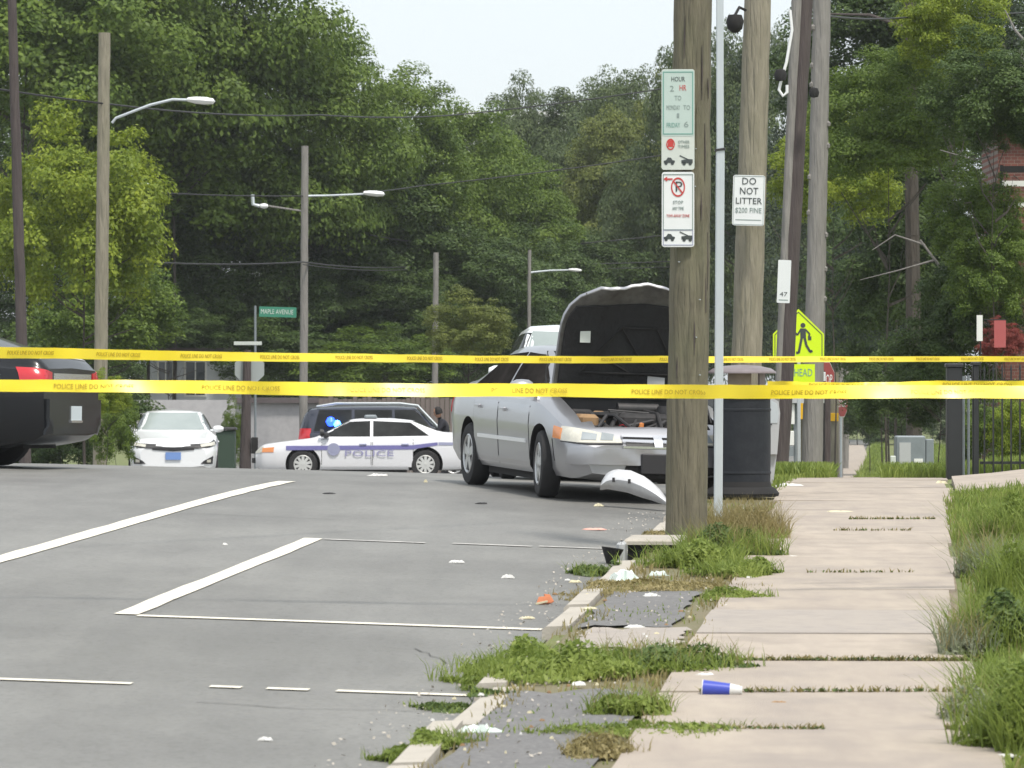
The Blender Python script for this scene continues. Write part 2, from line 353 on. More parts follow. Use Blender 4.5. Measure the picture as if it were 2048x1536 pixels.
# base ground
us = [-900, -300, -120, -60, -40, -30, -20, -16, -11, -8.5, -6, -4, -3, -1.95, -1.9, -1.8, -1, .5, 1, 1.6, 3, 8, 20, 50, 120, 300, 900]
P = [[Vector((u+SL*min(d, 300), d, gz(u+SL*min(d, 300), d, 'base'))) for u in us] for d in arange(-35, 60, 1)+arange(63, 300, 5)+[350, 500, 900, 1600, 2500]]
g_ = MB(); g_.grid(P); tag(g_.build('ground', M['lawn'], smooth=True), kind='structure')
tag(sheet('road', [-30, -24, -18, -14, -11, -9.5, -8, -7, -6, -5, -4, -3, -2.4, -1.94], ds_road, M['asphalt'], 'road'), kind='structure')
tag(sheet('cross_street', [-1.9, 5, 20, 60], arange(62, 95, 4), M['asphalt'], 'road', .02), kind='structure')
# verge strip: soil and dry grass with tarmac patches
tag(sheet('verge', [-1.80, -1.5, -1.3, -1.06], arange(-10, 60, .8), M['soil'], 'verge', -.012), kind='structure')
tag(sheet('right_bank', [.36, .8, 1.2, 1.8, 3, 6, 12], arange(-10, 60, .8), M['lawn'], 'verge', -.015), kind='structure')
def rough_patch(name, u0, u1, d0, d1, m_, dz, kind='verge', seed=0, jit=.06):
    g = np.random.default_rng(seed); nn = 14
    left = [g.uniform(0, jit) for _ in range(nn+1)]; rt = [g.uniform(0, jit) for _ in range(nn+1)]
    P = []
    for i in range(nn+1):
        d = d0+(d1-d0)*i/nn; e = 0
        row = []
        for j in range(7):
            u = (u0+left[i])+((u1-rt[i])-(u0+left[i]))*j/6
            dd = d+(g.uniform(-.15, .15) if i in (0, nn) else 0)
            row.append(Vector((u+SL*dd, dd, gz(u+SL*dd, dd, kind)+dz)))
        P.append(row)
    mb = MB(); mb.grid(P); return tag(mb.build(name, m_, smooth=True), kind='structure')
rough_patch('tarmac_patch', -1.80, -1.12, 9, 17.2, M['patch'], .004, seed=1)
rough_patch('tarmac_patch', -1.78, -1.20, 20.6, 23.1, M['patch'], .004, seed=2)
rough_patch('concrete_strip', -1.72, -1.12, 19.3, 20.5, M['concrete3'], .004, seed=3)

# sidewalk slabs
tag(sheet('sidewalk_bed', [-1.07, -.6, 0, .37], arange(7, 44, .8), mat('joint_dirt', (.26, .21, .155), .95, noise=(9, .8, (1, 1, 1), (.16, .14, .09))), 'verge', -.004), kind='structure')
sw = empty('sidewalk'); sw['kind'] = 'structure'
d = 8.0; k = 0; g = np.random.default_rng(3)
edges = []
while d < 43:
    L = 1.52 if k % 3 else 1.5
    tilt = g.uniform(-.004, .003); off = g.uniform(-.003, .003); tl = g.uniform(-.006, .006)
    u0 = -1.09+g.uniform(-.03, .03); u1 = .39+g.uniform(-.05, .05)
    if 18.4 < d < 22: u1 -= .1
    if d > 33: u0 -= .06; u1 += .1
    mb = MB(); gap = .006 if k not in (4, 6, 7) else .04
    if d > 22: gap *= .6; tilt *= .5; off *= .4
    dd = [d+gap/2, d+L*.33, d+L*.67, d+L-gap/2]; uu = [u0, u0+.5, u1-.5, u1]
    Pt = [[Vector((u+SL*q+g.uniform(-.006, .006)*(u in (u0, u1)), q, gz(u+SL*q, q)+.012+off+tilt*(q-d-L/2)+tl*(u+.35))) for u in uu] for q in dd]
    mb.grid(Pt, [[p-Vector((0, 0, .08)) for p in r] for r in Pt])
    mb.build('slab', M[['concrete', 'concrete2', 'concrete', 'concrete', 'concrete2'][k*7 % 5] if k != 8 else 'concrete3'], sw)
    edges.append(d); d += L; k += 1
# far footpath beyond the dip
pc = [(60, -.4+SL*60), (110, 10.2), (150, 13.7), (190, 17.3), (232, 21.0)]
mb = MB(); P = []
for q in arange(60, 232, 3):
    xc = float(np.interp(q, [p[0] for p in pc], [p[1] for p in pc])); P.append([Vector((xc+s_*.75, q, gz(xc, q)+.03)) for s_ in (-1, 0, 1)])
mb.grid(P, [[p-Vector((0, 0, .1)) for p in r] for r in P]); tag(mb.build('far_footpath', M['concrete']), kind='structure')
# driveway apron on the right
mb = MB(); P = []
for u in arange(.55, 9, .4):
    row = []
    for t in (0, .5, 1):
        q = 35.4+.25*u+t*(3.2-.1*u) if u < 3 else 36.15+t*2.9
        zz = gz(u+SL*q, q)+.02+.05*t
        row.append(Vector((u+SL*q, q, zz)))
    P.append(row)
mb.grid(P, [[p-Vector((0, 0, .12)) for p in r] for r in P]); tag(mb.build('driveway_apron', M['concrete2']), kind='structure')

# kerb stones, one by one
ke = empty('kerb'); ke['kind'] = 'structure'
g = np.random.default_rng(5)
d = 8.; 
while d < 46:
    L = g.uniform(.95, 1.9) if d < 24 else g.uniform(.8, 1.3)
    if 19.2 < d+L/2 < 20.3 or 26.2 < d+L/2 < 27.6: d += L; continue     # stones missing under weeds / at the drain
    du = g.uniform(-.02, .03); dz = g.uniform(-.02, .012); rot = g.uniform(-.02, .02)
    mb = MB(); P0 = []
    for q in (d+.02, d+L-.02):
        s_ = du+rot*(q-d); x = SL*q
        P0.append([Vector((x+u+s_, q, gz(x+u+s_, q, 'verge')+z+dz)) for u, z in ((-1.97, -.20), (-1.955, -.012), (-1.935, .006), (-1.81, .010), (-1.80, -.20))])
    mb.add([p for r in P0 for p in r], [(i, i+1, i+6, i+5) for i in range(4)]+[(4, 0, 5, 9), (0, 1, 2, 3, 4), (9, 8, 7, 6, 5)])
    mb.build('kerb_stone', M['kerb'], ke)
    d += L
# storm drain inlet at the kerb behind which weeds grow
sd = empty('storm_drain', (1.0, 26.95, gz(1.0, 26.95)), -math.atan(SL), 'broken concrete storm drain hood with a dark gap, at the foot of the nearest pole', 'drain')
mb = MB(); mb.rbox(-.20, .22, -.02, .80, .045, .085, .015); mb.build('slab', M['kerb'], sd)
mb = MB(); mb.rbox(-.235, -.175, -.22, .02, -.16, .075, .02); mb.build('side_wall', M['palegrey'], sd)
mb = MB(); mb.box(-.17, .22, .02, .8, -.14, .043); mb.build('drain_cavity', M['blackmatte'], sd)

# road markings
def marking(name, pts, wd, m_='paint', seed=0):
    """pts [(u,d)...] two ends"""
    (ua, da), (ub, db) = pts; L = math.hypot(ub-ua, db-da); nn = max(2, int(L/.5)); P = []
    tx, ty = (ub-ua)/L, (db-da)/L; nx, ny = -ty, tx
    g = np.random.default_rng(seed)
    for i in range(nn+1):
        t = i/nn; row = []
        for s_ in (-.5, .5):
            e = wd*(s_+g.uniform(-.05, .05)); u = ua+(ub-ua)*t+nx*e; q = da+(db-da)*t+ny*e
            row.append(Vector((u+SL*q, q, gz(u+SL*q, q, 'road')+.006)))
        P.append(row)
    mb = MB(); mb.grid(P); return tag(mb.build(name, M[m_]), kind='structure')
marking('lane_line', [(-6.03, 12), (-6.03, 37)], .17)
marking('stall_line', [(-4.40, 21.35), (-4.40, 28.25)], .14)
marking('stall_line', [(-4.32, 21.30), (-2.02, 21.25)], .10, 'paint', 2)
for a, b in ((-4.32, -3.55), (-3.35, -2.75), (-2.7, -2.05)): marking('stall_line', [(a, 28.2), (b, 28.15)], .085, 'paint_worn', 3)
for a, b in ((-5.5, -3.62), (-3.25, -3.10), (-2.98, -2.78), (-2.65, -2.02)): marking('stall_line', [(a, 17.75+(a+5.5)*-.02), (b, 17.75+(b+5.5)*-.02)], .085, 'paint', 4)

def crack(pts, wd, seed, m_='tar'):
    g = np.random.default_rng(seed); L = []
    for (ua, da), (ub, db) in zip(pts, pts[1:]):
        k = max(2, int(math.hypot(ub-ua, db-da)/.12))
        for i in range(k): t = i/k; L.append((ua+(ub-ua)*t+g.normal()*.012, da+(db-da)*t+g.normal()*.02))
    P = [[Vector((u+SL*q+e*wd*.5*g.uniform(.3, 1.3), q+e*wd*.4, gz(u+SL*q, q, 'road')+.005)) for e in (-1, 1)] for u, q in L]
    mb = MB(); mb.grid(P); return tag(mb.build('road_crack', M[m_]), kind='structure')
crack([(-2.05, 17.0), (-2.7, 16.9), (-3.3, 17.1)], .009, 1, 'crackgrey'); crack([(-2.3, 19.2), (-2.6, 20.0)], .008, 5, 'crackgrey'); crack([(-4.6, 30.6), (-6.0, 30.8)], .012, 6, 'crackgrey')

# ------------------------------------------------ cars
def smooth_param(xs, st, k, sig=.05):
    fine = np.linspace(xs[0]-.3, xs[-1]+.3, 400); v = np.interp(fine, [s[0] for s in st], [s[k] for s in st])
    ker = np.exp(-.5*(np.arange(-25, 26)*(fine[1]-fine[0])/sig)**2); ker /= ker.sum()
    v = np.convolve(np.pad(v, 25, mode='edge'), ker, 'valid'); return np.interp(xs, fine, v)
def car_profile(zb, zs, zt, hb, ht):
    g_ = min(1, max(.12, (zt-zs)/.3)); h = zs-zb
    a = (.92*hb, zs+.012); b = (ht, zt-.07*g_)
    return [(0, zb), (.6*hb, zb), (.92*hb, zb+.02), (.965*hb, zb+.09), (.985*hb, zb+.42*h), (1.0*hb, zb+.66*h), (.992*hb, zs-.09), (.965*hb, zs-.015), a,
            (a[0]*.66+b[0]*.34+.012*g_, a[1]*.66+b[1]*.34), (a[0]*.33+b[0]*.67+.014*g_, a[1]*.33+b[1]*.67), b, (.9*ht, zt-.025*g_), (.5*ht, zt), (0, zt+.01)]
def new_obj_from(mb, name, ms, smooth=True): return mb.build(name, ms, None, smooth)
def boolean(o, cutters):
    for c in cutters:
        md = o.modifiers.new('cut', 'BOOLEAN'); md.operation = 'DIFFERENCE'; md.object = c; md.solver = 'EXACT'
        try: md.material_mode = 'TRANSFER'
        except Exception: pass
    dg = bpy.context.evaluated_depsgraph_get(); me = bpy.data.meshes.new_from_object(o.evaluated_get(dg)); old = o.data
    o.modifiers.clear(); o.data = me; me.polygons.foreach_set('use_smooth', [True]*len(me.polygons)); me.set_sharp_from_angle(angle=R(35))
    bpy.data.meshes.remove(old)
    for c in cutters: bpy.data.objects.remove(c)
class Skin:
    def __init__(s, st, n=90):
        s.x = np.unique(np.concatenate([np.linspace(st[0][0], st[-1][0], n), [q[0] for q in st]]))
        s.par = [smooth_param(s.x, st, k) for k in range(1, 6)]
        V = []; s.np_ = 28
        for i in range(len(s.x)):
            half = car_profile(*[p[i] for p in s.par]); full = half+[(-y, z) for y, z in half[-2:0:-1]]
            V += [Vector((s.x[i], y, z)) for y, z in full]
        s.n = len(full); s.V = V; s.Fc = []
        for i in range(len(s.x)-1):
            for k in range(s.n): j = (k+1) % s.n; s.Fc.append((i*s.n+k, (i+1)*s.n+k, (i+1)*s.n+j, i*s.n+j))
        s.Fc.append(tuple(range(s.n))); s.Fc.append(tuple((len(s.x)-1)*s.n+k for k in range(s.n-1, -1, -1)))
        s.bvh = BVHTree.FromPolygons([tuple(v) for v in V], s.Fc)
    def cast(s, p, d, off):
        d = Vector(d).normalized(); p = Vector(p); h, nrm, i, dist = s.bvh.ray_cast(p+d*6, -d)
        if h is None:
            h, nrm, i, dist = s.bvh.find_nearest(p)
        if nrm.dot(d) < 0: nrm = -nrm
        return h+nrm*off
    def panel(s, mb, lower, upper, d, off=.006, th=.02, nu=10, nv=5):
        def rs(pl, t):
            pl = [Vector(p) for p in pl]; L = [0]
            for a, b in zip(pl, pl[1:]): L.append(L[-1]+(b-a).length)
            q = t*L[-1]
            for k in range(len(pl)-1):
                if q <= L[k+1]+1e-9: return pl[k].lerp(pl[k+1], (q-L[k])/max(L[k+1]-L[k], 1e-9))
            return pl[-1]
        P, Q = [], []
        for i in range(nv+1):
            P.append([]); Q.append([])
            for j in range(nu+1):
                p = rs(lower, j/nu).lerp(rs(upper, j/nu), i/nv)
                P[-1].append(s.cast(p, d, off)); Q[-1].append(s.cast(p, d, off-th))
        mb.grid(P, Q)
def make_wheel(root, name, x, y, r, side, rim_m, wdt=.2, spokes=5, steer=0):
    """side +1: outer face towards +y"""
    mt = Matrix.Translation((x, y, r)) @ Matrix.Rotation(steer, 4, 'Z') @ Matrix.Rotation(-math.pi/2*side, 4, 'X')
    mb = MB(); w2 = wdt/2
    mb.lathe([(r*.60, -w2), (r*.80, -w2), (r*.94, -w2+.01), (r, -w2+.035), (r, w2-.035), (r*.94, w2-.01), (r*.80, w2), (r*.66, w2-.008), (r*.62, w2-.03), (r*.60, -w2)], 32, mt)
    wh = mb.build('wheel', M['tyre'], root, True)
    mb = MB(); mb.lathe([(0, w2-.05), (r*.60, w2-.07), (r*.60, -w2+.02), (0, -w2+.02)], 24, mt); mb.build('hub_disc', M['trim'], wh, True)
    mb = MB(); mb.lathe([(r*.64, w2-.012), (r*.60, w2-.006), (r*.555, w2-.02), (r*.555, w2-.05), (r*.64, w2-.05), (r*.64, w2-.012)], 32, mt)
    mb.lathe([(0, w2-.005), (r*.12, w2-.008), (r*.15, w2-.03), (r*.15, w2-.06)], 16, mt)
    for k in range(spokes):
        a = 2*math.pi*k/spokes+.3; m2 = mt @ Matrix.Rotation(a, 4, 'Z')
        ws = r*(.10 if spokes > 6 else .15)
        mb.add([m2 @ Vector(p) for p in ((r*.1, -ws*.8, w2-.012), (r*.57, -ws, w2-.016), (r*.57, ws, w2-.016), (r*.1, ws*.8, w2-.012), (r*.1, -ws*.8, w2-.05), (r*.57, -ws, w2-.05), (r*.57, ws, w2-.05), (r*.1, ws*.8, w2-.05))],
               [(0, 1, 2, 3), (0, 4, 5, 1), (3, 2, 6, 7), (0, 3, 7, 4), (1, 5, 6, 2)])
    mb.build('rim', rim_m, wh, True)
    return wh
def make_car(c):
    root = empty(c['name'], (0, 0, 0), 0, c['label'], c['cat'])
    S = Skin(c['st']); mb = MB(); mb.v = [tuple(v) for v in S.V]; mb.f = list(S.Fc); mb.m = [0]*len(mb.f)
    body = mb.build('body', [c['paint'], M['blackmatte']], None, True); body.name = 'body'
    cut = []
    for xa in (c['xf'], c['xr']):
        for sd_ in (-1, 1):
            m_ = MB(); m_.tube([(xa, sd_*(c['tr']-.18), c['r']+.005), (xa, sd_*1.4, c['r']+.005)], c['r']+c.get('arch', .055), 28)
            o = m_.build('cutter', [c['paint'], M['blackmatte']]); o.data.polygons.foreach_set('material_index', [1]*len(o.data.polygons)); cut.append(o)
    for bx in c.get('bays', []):
        m_ = MB(); m_.prism(bx[0], bx[1], bx[2]); o = m_.build('cutter', [c['paint'], M['blackmatte']]); o.data.polygons.foreach_set('material_index', [1]*len(o.data.polygons)); cut.append(o)
    boolean(body, cut); body.parent = root
    # lower black sill
    mb = MB(); mb.box(c['xr']+c['r']+.1, c['xf']-c['r']-.1, -c['tr']+.1, c['tr']-.1, c['st'][3][1]-.05, c['st'][3][1]+.05); mb.box(c['st'][0][0]+.35, c['xr']-.4, -.5, .5, .2, .35)
    mb.tube([(c['xf'], -.6, c['r']), (c['xf'], .6, c['r'])], .05, 8); mb.tube([(c['xr'], -.6, c['r']), (c['xr'], .6, c['r'])], .06, 8)
    mb.build('underbody', M['blackmatte'], root)
    for xa in (c['xf'], c['xr']):
        for sd_ in (-1, 1): make_wheel(root, 'wheel', xa, sd_*(c['tr']-.07), c['r'], sd_, c['rim'], spokes=c.get('spokes', 5), steer=c.get('steer', 0) if xa > 0 else 0)
    # side glass, in x/z, projected from the sides
    for sd_ in (-1, 1):
        for lo, up in c['side_glass']:
            mb = MB(); S.panel(mb, [(x, sd_*.5, z) for x, z in lo], [(x, sd_*.5, z) for x, z in up], (0, sd_, 0), .005, .015); mb.build('side_window', c.get('sglass', M['glass']), root, True)
    lo, up = c['front_glass']; mb = MB(); S.panel(mb, [(1, y, z) for y, z in lo], [(1, y, z) for y, z in up], (1, 0, 0), .006, .015, 14, 6); mb.build('windscreen', c.get('wglass', M['glass']), root, True)
    lo, up = c['rear_glass']; mb = MB(); S.panel(mb, [(-1, y, z) for y, z in lo], [(-1, y, z) for y, z in up], (-1, 0, 0), .006, .015, 14, 6); mb.build('rear_window', M['glass'], root, True)
    # doors: shut lines, handles
    for sd_ in (-1, 1):
        for (x0, x1, z0, z1) in c['doors']:
            mb = MB(); S.panel(mb, [(x0, sd_*.5, z0), (x1, sd_*.5, z0)], [(x0, sd_*.5, z1), (x1, sd_*.5, z1)], (0, sd_, 0), .004, .02, 10, 8); dr = mb.build('door', c['paint'], root, True)
            mb = MB(); hx = x0+.10; hz = z1-.13
            p = S.cast((hx+.08, sd_*.5, hz), (0, sd_, 0), 0); mb.rbox(hx, hx+.17, p.y-.012 if sd_ > 0 else p.y-.035, p.y+.035 if sd_ > 0 else p.y+.012, hz-.016, hz+.016, .006); mb.build('handle', c.get('handle', c['paint']), dr)
            for xe in (x0-.006, x1+.006):
                mb = MB(); S.panel(mb, [(xe-.006, sd_*.5, z0), (xe+.006, sd_*.5, z0)], [(xe-.006, sd_*.5, z1), (xe+.006, sd_*.5, z1)], (0, sd_, 0), .002, .01, 1, 8); mb.build('shut_line', M['trim'], dr)
        if c.get('rub'):
            mb = MB(); x0, x1, z0, z1, m_ = c['rub']; S.panel(mb, [(x0, sd_*.5, z0), (x1, sd_*.5, z0)], [(x0, sd_*.5, z1), (x1, sd_*.5, z1)], (0, sd_, 0), .018, .02, 16, 2); mb.build('rub_strip', m_, root, True)
        # mirror
        mx_, mz = c['mirror']; p = S.cast((mx_, sd_*.5, mz), (0, sd_, 0), 0); hb = abs(p.y)
        mb = MB(); mt = Matrix.Translation((mx_-.02, sd_*(hb+.15), mz+.04)) @ Matrix.Scale(sd_, 4, (0, 1, 0))
        mb.lathe([(0, -.09), (.05, -.085), (.085, -.04), (.09, .0), (.085, .05), (.06, .08), (0, .085)], 14, mt @ Matrix.Rotation(R(90), 4, 'X') @ Matrix.Scale(1.25, 4, (0, 0, 1)) @ Matrix.Scale(.8, 4, (0, 1, 0)))
        mb.tube([(mx_, sd_*(hb-.03), mz), (mx_, sd_*(hb+.10), mz+.02)], .025, 8)
        mb.build('mirror', c.get('mirror_m', c['paint']), root, True)
    for it in c.get('panels', []):           # (name, material, lower, upper, direction, offset, thickness)
        mb = MB(); S.panel(mb, it[2], it[3], it[4], it[5], it[6], *(it[7] if len(it) > 7 else (10, 3))); mb.build(it[0], it[1], root, True)
    c['S'] = S
    return root, S, body
def place(root, X, Y, heading, dz=0.):
    """heading: world direction angle of +x"""
    hx, hy = math.cos(heading), math.sin(heading)
    zf, zr = gz(X+hx*1.36, Y+hy*1.36, 'road'), gz(X-hx*1.36, Y-hy*1.36, 'road')
    zl, zrt = gz(X-hy*.75, Y+hx*.75, 'road'), gz(X+hy*.75, Y-hx*.75, 'road')
    root.location = (X, Y, (zf+zr)/2+dz); pitch = -math.atan2(zf-zr, 2.72); roll = math.atan2(zl-zrt, 1.5)
    root.rotation_euler = (Matrix.Rotation(heading, 3, 'Z') @ Matrix.Rotation(pitch, 3, 'Y') @ Matrix.Rotation(roll, 3, 'X')).to_euler()
def sedan_stations(L0, L1, zroof=1.44, wb=.89, belt=.95, hood=.98, trunk=1.06, xc=1.15, xh=.32, xr0=-1.05, xr1=-1.78, roofw=.57, nose=.64):
    # (x, z bottom, z shoulder, z top, half width body, half width top)
    return [(-L0, .36, .74, .80, wb*.80, wb*.66), (-L0+.10, .27, .88, .97, wb*.93, wb*.76), (-L0+.45, .21, belt, trunk, wb*.985, wb*.80), (xr1, .20, belt+.01, trunk+.02, wb, wb*.78),
            (xr0, .20, belt, zroof-.05, wb, roofw), (xr0+.5, .20, belt-.01, zroof, wb, roofw+.01), (.0, .20, belt-.02, zroof, wb, roofw+.01), (xh, .20, belt-.02, zroof-.03, wb, roofw),
            (xc, .20, belt-.04, hood, wb, wb*.74), (xc+.15, .20, belt-.06, hood-.03, wb*.995, wb*.78), (L1-.45, .20, .80, hood-.13, wb*.975, wb*.76), (L1-.12, .21, nose+.05, nose+.12, wb*.90, wb*.70), (L1, .25, nose-.08, nose-.03, wb*.76, wb*.62), (L1+.03, .30, nose-.12, nose-.07, wb*.68, wb*.56)]
def sedan_glass(belt=.95, roof=1.44, b=-.16, xA=(.98, .36), xC=(-1.5, -1.02), tall=.09):
    zl, zu = belt+.035, roof-.10
    return [([(b+.035, zl), (xA[0], zl)], [(b+.035, zu+.02), (xA[1]-.02, zu)]), ([(xC[0], zl+.02), (b-.035, zl)], [(xC[1], zu-.02), (b-.035, zu+.02)])]
def nose_lamps(x, y0, y1, z0, z1, rise=.0, name='headlight', m_='lens', d=.75):
    out = []
    for s_ in (-1, 1): out.append((name, M[m_], [(x, s_*y0, z0), (x, s_*y1, z0+rise)], [(x, s_*y0, z1), (x, s_*y1, z1+rise)], (1, s_*d, 0), .008, .02, (10, 4)))
    return out

# --- silver saloon with raised bonnet
st = sedan_stations(2.45, 2.28)
st[10] = (1.83, .20, .755, .815, .89*.975, .89*.76); st[11] = (2.16, .19, .625, .69, .89*.92, .89*.72); st[12] = (2.28, .22, .51, .555, .89*.80, .89*.64); st[13] = (2.31, .27, .46, .50, .89*.72, .89*.58)
bayprof = [(1.12, .42), (2.02, .42), (2.02, 1.3), (1.12, 1.3)]
panels = []
for s_ in (-1, 1):
    panels.append(('headlight', M['lens'], [(2.2, s_*.30, .545), (2.1, s_*.60, .54), (1.9, s_*.80, .555)], [(2.2, s_*.34, .595), (2.1, s_*.60, .655), (1.9, s_*.80, .685)], (1, s_*.45, 0), .012, .03, (12, 5)))
    panels.append(('side_marker', M['amber'], [(1.96, s_*.79, .565), (1.80, s_*.82, .575)], [(1.96, s_*.79, .665), (1.80, s_*.82, .685)], (.75, s_, 0), .02, .02, (5, 4)))
    panels.append(('tail_light', M['redlens'], [(-2.3, s_*.55, .72), (-2.2, s_*.8, .72)], [(-2.3, s_*.55, .88), (-2.2, s_*.8, .88)], (-1, s_*.5, 0), .01, .02))
for s_ in (-1, 1):
    for (ya, yb) in ((.36, .47), (.52, .66)): panels.append(('lamp_bowl', M['greybox'], [(2.12, s_*ya, .565), (2.10, s_*yb, .565)], [(2.12, s_*ya, .62), (2.10, s_*yb, .635)], (1, s_*.45, 0), .016, .01, (6, 3)))
    panels.append(('lamp_surround', M['trim'], [(2.2, s_*.29, .533), (2.1, s_*.60, .528), (1.9, s_*.80, .543)], [(2.2, s_*.29, .542), (2.1, s_*.60, .537), (1.9, s_*.80, .552)], (1, s_*.45, 0), .010, .02, (12, 1)))
    panels.append(('wing_seam', M['trim'], [(1.80, s_*.5, .36), (1.808, s_*.5, .36)], [(1.77, s_*.5, .565), (1.778, s_*.5, .565)], (0, s_, 0), .004, .01, (1, 6)))
panels.append(('grille', M['trim'], [(2.2, -.30, .515), (2.2, .30, .515)], [(2.2, -.32, .60), (2.2, .32, .60)], (1, 0, 0), .012, .03))
panels.append(('bumper_cover', M['silver'], [(2.2, -.80, .35), (2.25, -.4, .35), (2.25, .4, .35), (2.2, .80, .35)], [(2.2, -.80, .495), (2.25, -.4, .50), (2.25, .4, .50), (2.2, .80, .495)], (1, 0, 0), .035, .05, (20, 5)))
panels.append(('torn_bumper_opening', M['blackmatte'], [(2.2, -.36, .20), (2.2, .72, .20)], [(2.2, -.30, .345), (2.2, .74, .345)], (1, 0, 0), .010, .02))
car, S, body = make_car(dict(name='silver_sedan', label='crashed silver sedan with raised bonnet and torn front bumper, beside the nearest wooden pole', cat='car', st=st, paint=M['silver'], xf=1.36, xr=-1.36, tr=.86, r=.315, rim=M['rim'],
    sglass=M['glass_dark'], side_glass=sedan_glass(), front_glass=([(-.70, 1.01), (.70, 1.01)], [(-.53, 1.375), (.53, 1.375)]), rear_glass=([(-.62, 1.10), (.62, 1.10)], [(-.5, 1.36), (.5, 1.36)]),
    doors=[(-.15, .98, .27, .93), (-1.13, -.20, .27, .94)], rub=(-.95, .9, .50, .535, M['alu']), mirror=(.80, .99), bays=[(bayprof, -.66, .66), ([(2.0, .60), (2.13, .60), (2.13, 1.2), (2.0, 1.2)], -.56, .56)], panels=panels, arch=.06, steer=R(-7)))
for o in car.children:
    if o.name.startswith('bumper_cover'):
        for v in o.data.vertices: v.co.x += .016*math.sin(v.co.y*17+v.co.z*31)*max(0, v.co.y+.5)+.006*math.sin(v.co.y*41)
# grille bars, plate holder, slam panel
mb = MB()
for z in (.515, .555, .60): S.panel(mb, [(2.2, -.34, z-.010), (2.2, .34, z-.010)], [(2.2, -.34, z+.012), (2.2, .34, z+.012)], (1, 0, 0), .03, .03, 14, 1)
S.panel(mb, [(2.2, -.04, .52), (2.2, .04, .52)], [(2.2, -.04, .605), (2.2, .04, .605)], (1, 0, 0), .035, .03, 3, 3)
mb.build('grille_bars', M['chrome'], car, True)
mb = MB(); mb.rbox(2.31, 2.365, -.17, .22, .28, .46, .01); mb.build('plate_holder', M['trim'], car)
mb = MB(); mb.box(2.09, 2.14, -.55, .55, .45, .615); mb.build('slam_panel', M['trim'], car)
mb = MB(); mb.box(2.095, 2.138, -.53, .53, .616, .630); mb.build('slam_panel_edge', M['silver'], car)
# engine bay contents
mb = MB(); g = np.random.default_rng(11)
mb.rbox(1.30, 1.80, -.22, .28, .45, .82, .04); mb.rbox(1.35, 1.72, .30, .55, .45, .80, .02); mb.rbox(1.25, 1.5, -.62, -.4, .45, .84, .02); mb.rbox(1.72, 1.95, -.55, -.25, .45, .70, .02)
for k in range(7): mb.tube([(1.4+g.uniform(-.1, .3), g.uniform(-.5, .5), .78+g.uniform(0, .06)), (1.7, g.uniform(-.5, .5), .80), (1.95, g.uniform(-.5, .5), .66)], .022, 7)
mb.tube([(1.45, -.15, .86), (1.45, .25, .86)], .05, 10); mb.lathe([(0, .86), (.12, .86), (.13, .80), (.13, .74)], 16, Matrix.Translation((1.62, .32, .03)))
mb.build('engine', M['engine'], car, True)
mb = MB(); mb.rbox(1.86, 2.07, .18, .50, .45, .66, .02); mb.build('battery', M['trim'], car); mb = MB(); mb.box(1.88, 1.95, .22, .30, .661, .69); mb.build('terminal_cover', M['redlens'], car)
for k_, (pa, pb2, m__) in enumerate((((1.6, -.5, .80), (2.05, -.15, .66), 'trim'), ((1.5, .1, .84), (2.05, .12, .66), 'engine'), ((1.7, .55, .78), (2.05, .3, .68), 'trim'), ((1.75, -.35, .76), (2.02, -.50, .68), 'trim'))):
    pa, pb2 = Vector(pa), Vector(pb2); mb = MB(); mb.tube([pa, (pa+pb2)/2+Vector((0, .04, .07)), pb2], .018, 7); mb.build('hose', M[m__], car, True)
mb = MB(); mb.rbox(1.95, 2.06, -.30, -.12, .5, .68, .02); mb.build('relay_box', mat('relay_green', (.12, .16, .10), .6), car)
mb = MB(); mb.rbox(1.58, 1.86, -.63, -.44, .5, .80, .03); mb.rbox(1.5, 1.6, -.42, -.3, .6, .83, .02); mb.build('fluid_tank', M['cardboard'], car)
mb = MB(); mb.lathe([(0, .72), (.05, .71), (.055, .66)], 12, Matrix.Translation((1.86, -.2, 0))); mb.build('filler_cap', M['redlens'], car)
mb = MB(); mb.lathe([(0, .74), (.03, .73), (.03, .68)], 12, Matrix.Translation((1.84, -.03, 0))); mb.build('filler_cap', M['amber'], car)
mb = MB(); mb.box(1.09, 1.13, -.70, .70, .80, 1.0); mb.build('cowl_panel', M['trim'], car)
mb = MB(); S.panel(mb, [(1.15, -.64, .98), (1.15, .64, .98)], [(1.08, -.64, 1.0), (1.08, .64, 1.0)], (0, 0, 1), .02, .03, 10, 2); mb.build('cowl_grille', M['white_car'], car, True)
# bonnet: the patch of body skin, hinged up at the cowl
hinge = Vector((1.17, 0, .955)); ang = R(-83)
def hoodpts(off, ins=0, tmax=1.):
    P = []
    for i in range(13):
        t = i/12*tmax; row = []
        for j in range(21):
            v = -1+2*j/20; hw = (.735-.012*t*0) * (1 if t < .62 else (max(0, 1-((t-.62)/.44)**2.6))**.5)-ins
            x = 1.17+ins+(1.13-2*ins)*t - .05*abs(v)**2*t
            p = S.cast((x, v*hw, 1), (0, 0, 1), off); cr_ = max(0, t-.72)/.28; p = p+Vector((.014*cr_*math.sin(v*5+1)+.004*cr_*math.sin(v*17), 0, .035*cr_*math.sin(v*5+2)+.008*cr_*math.sin(v*13))); P_ = Matrix.Translation(hinge) @ Matrix.Rotation(ang, 4, 'Y') @ Matrix.Translation(-hinge) @ p
            row.append(P_)
        P.append(row)
    return P
mb = MB(); mb.grid(hoodpts(.004), hoodpts(-.022)); hood = mb.build('bonnet', M['silver'], car, True)
mb = MB(); mb.grid(hoodpts(-.024), hoodpts(-.034)); mb.build('bonnet_inner_frame', M['bonnetsteel'], hood, True)
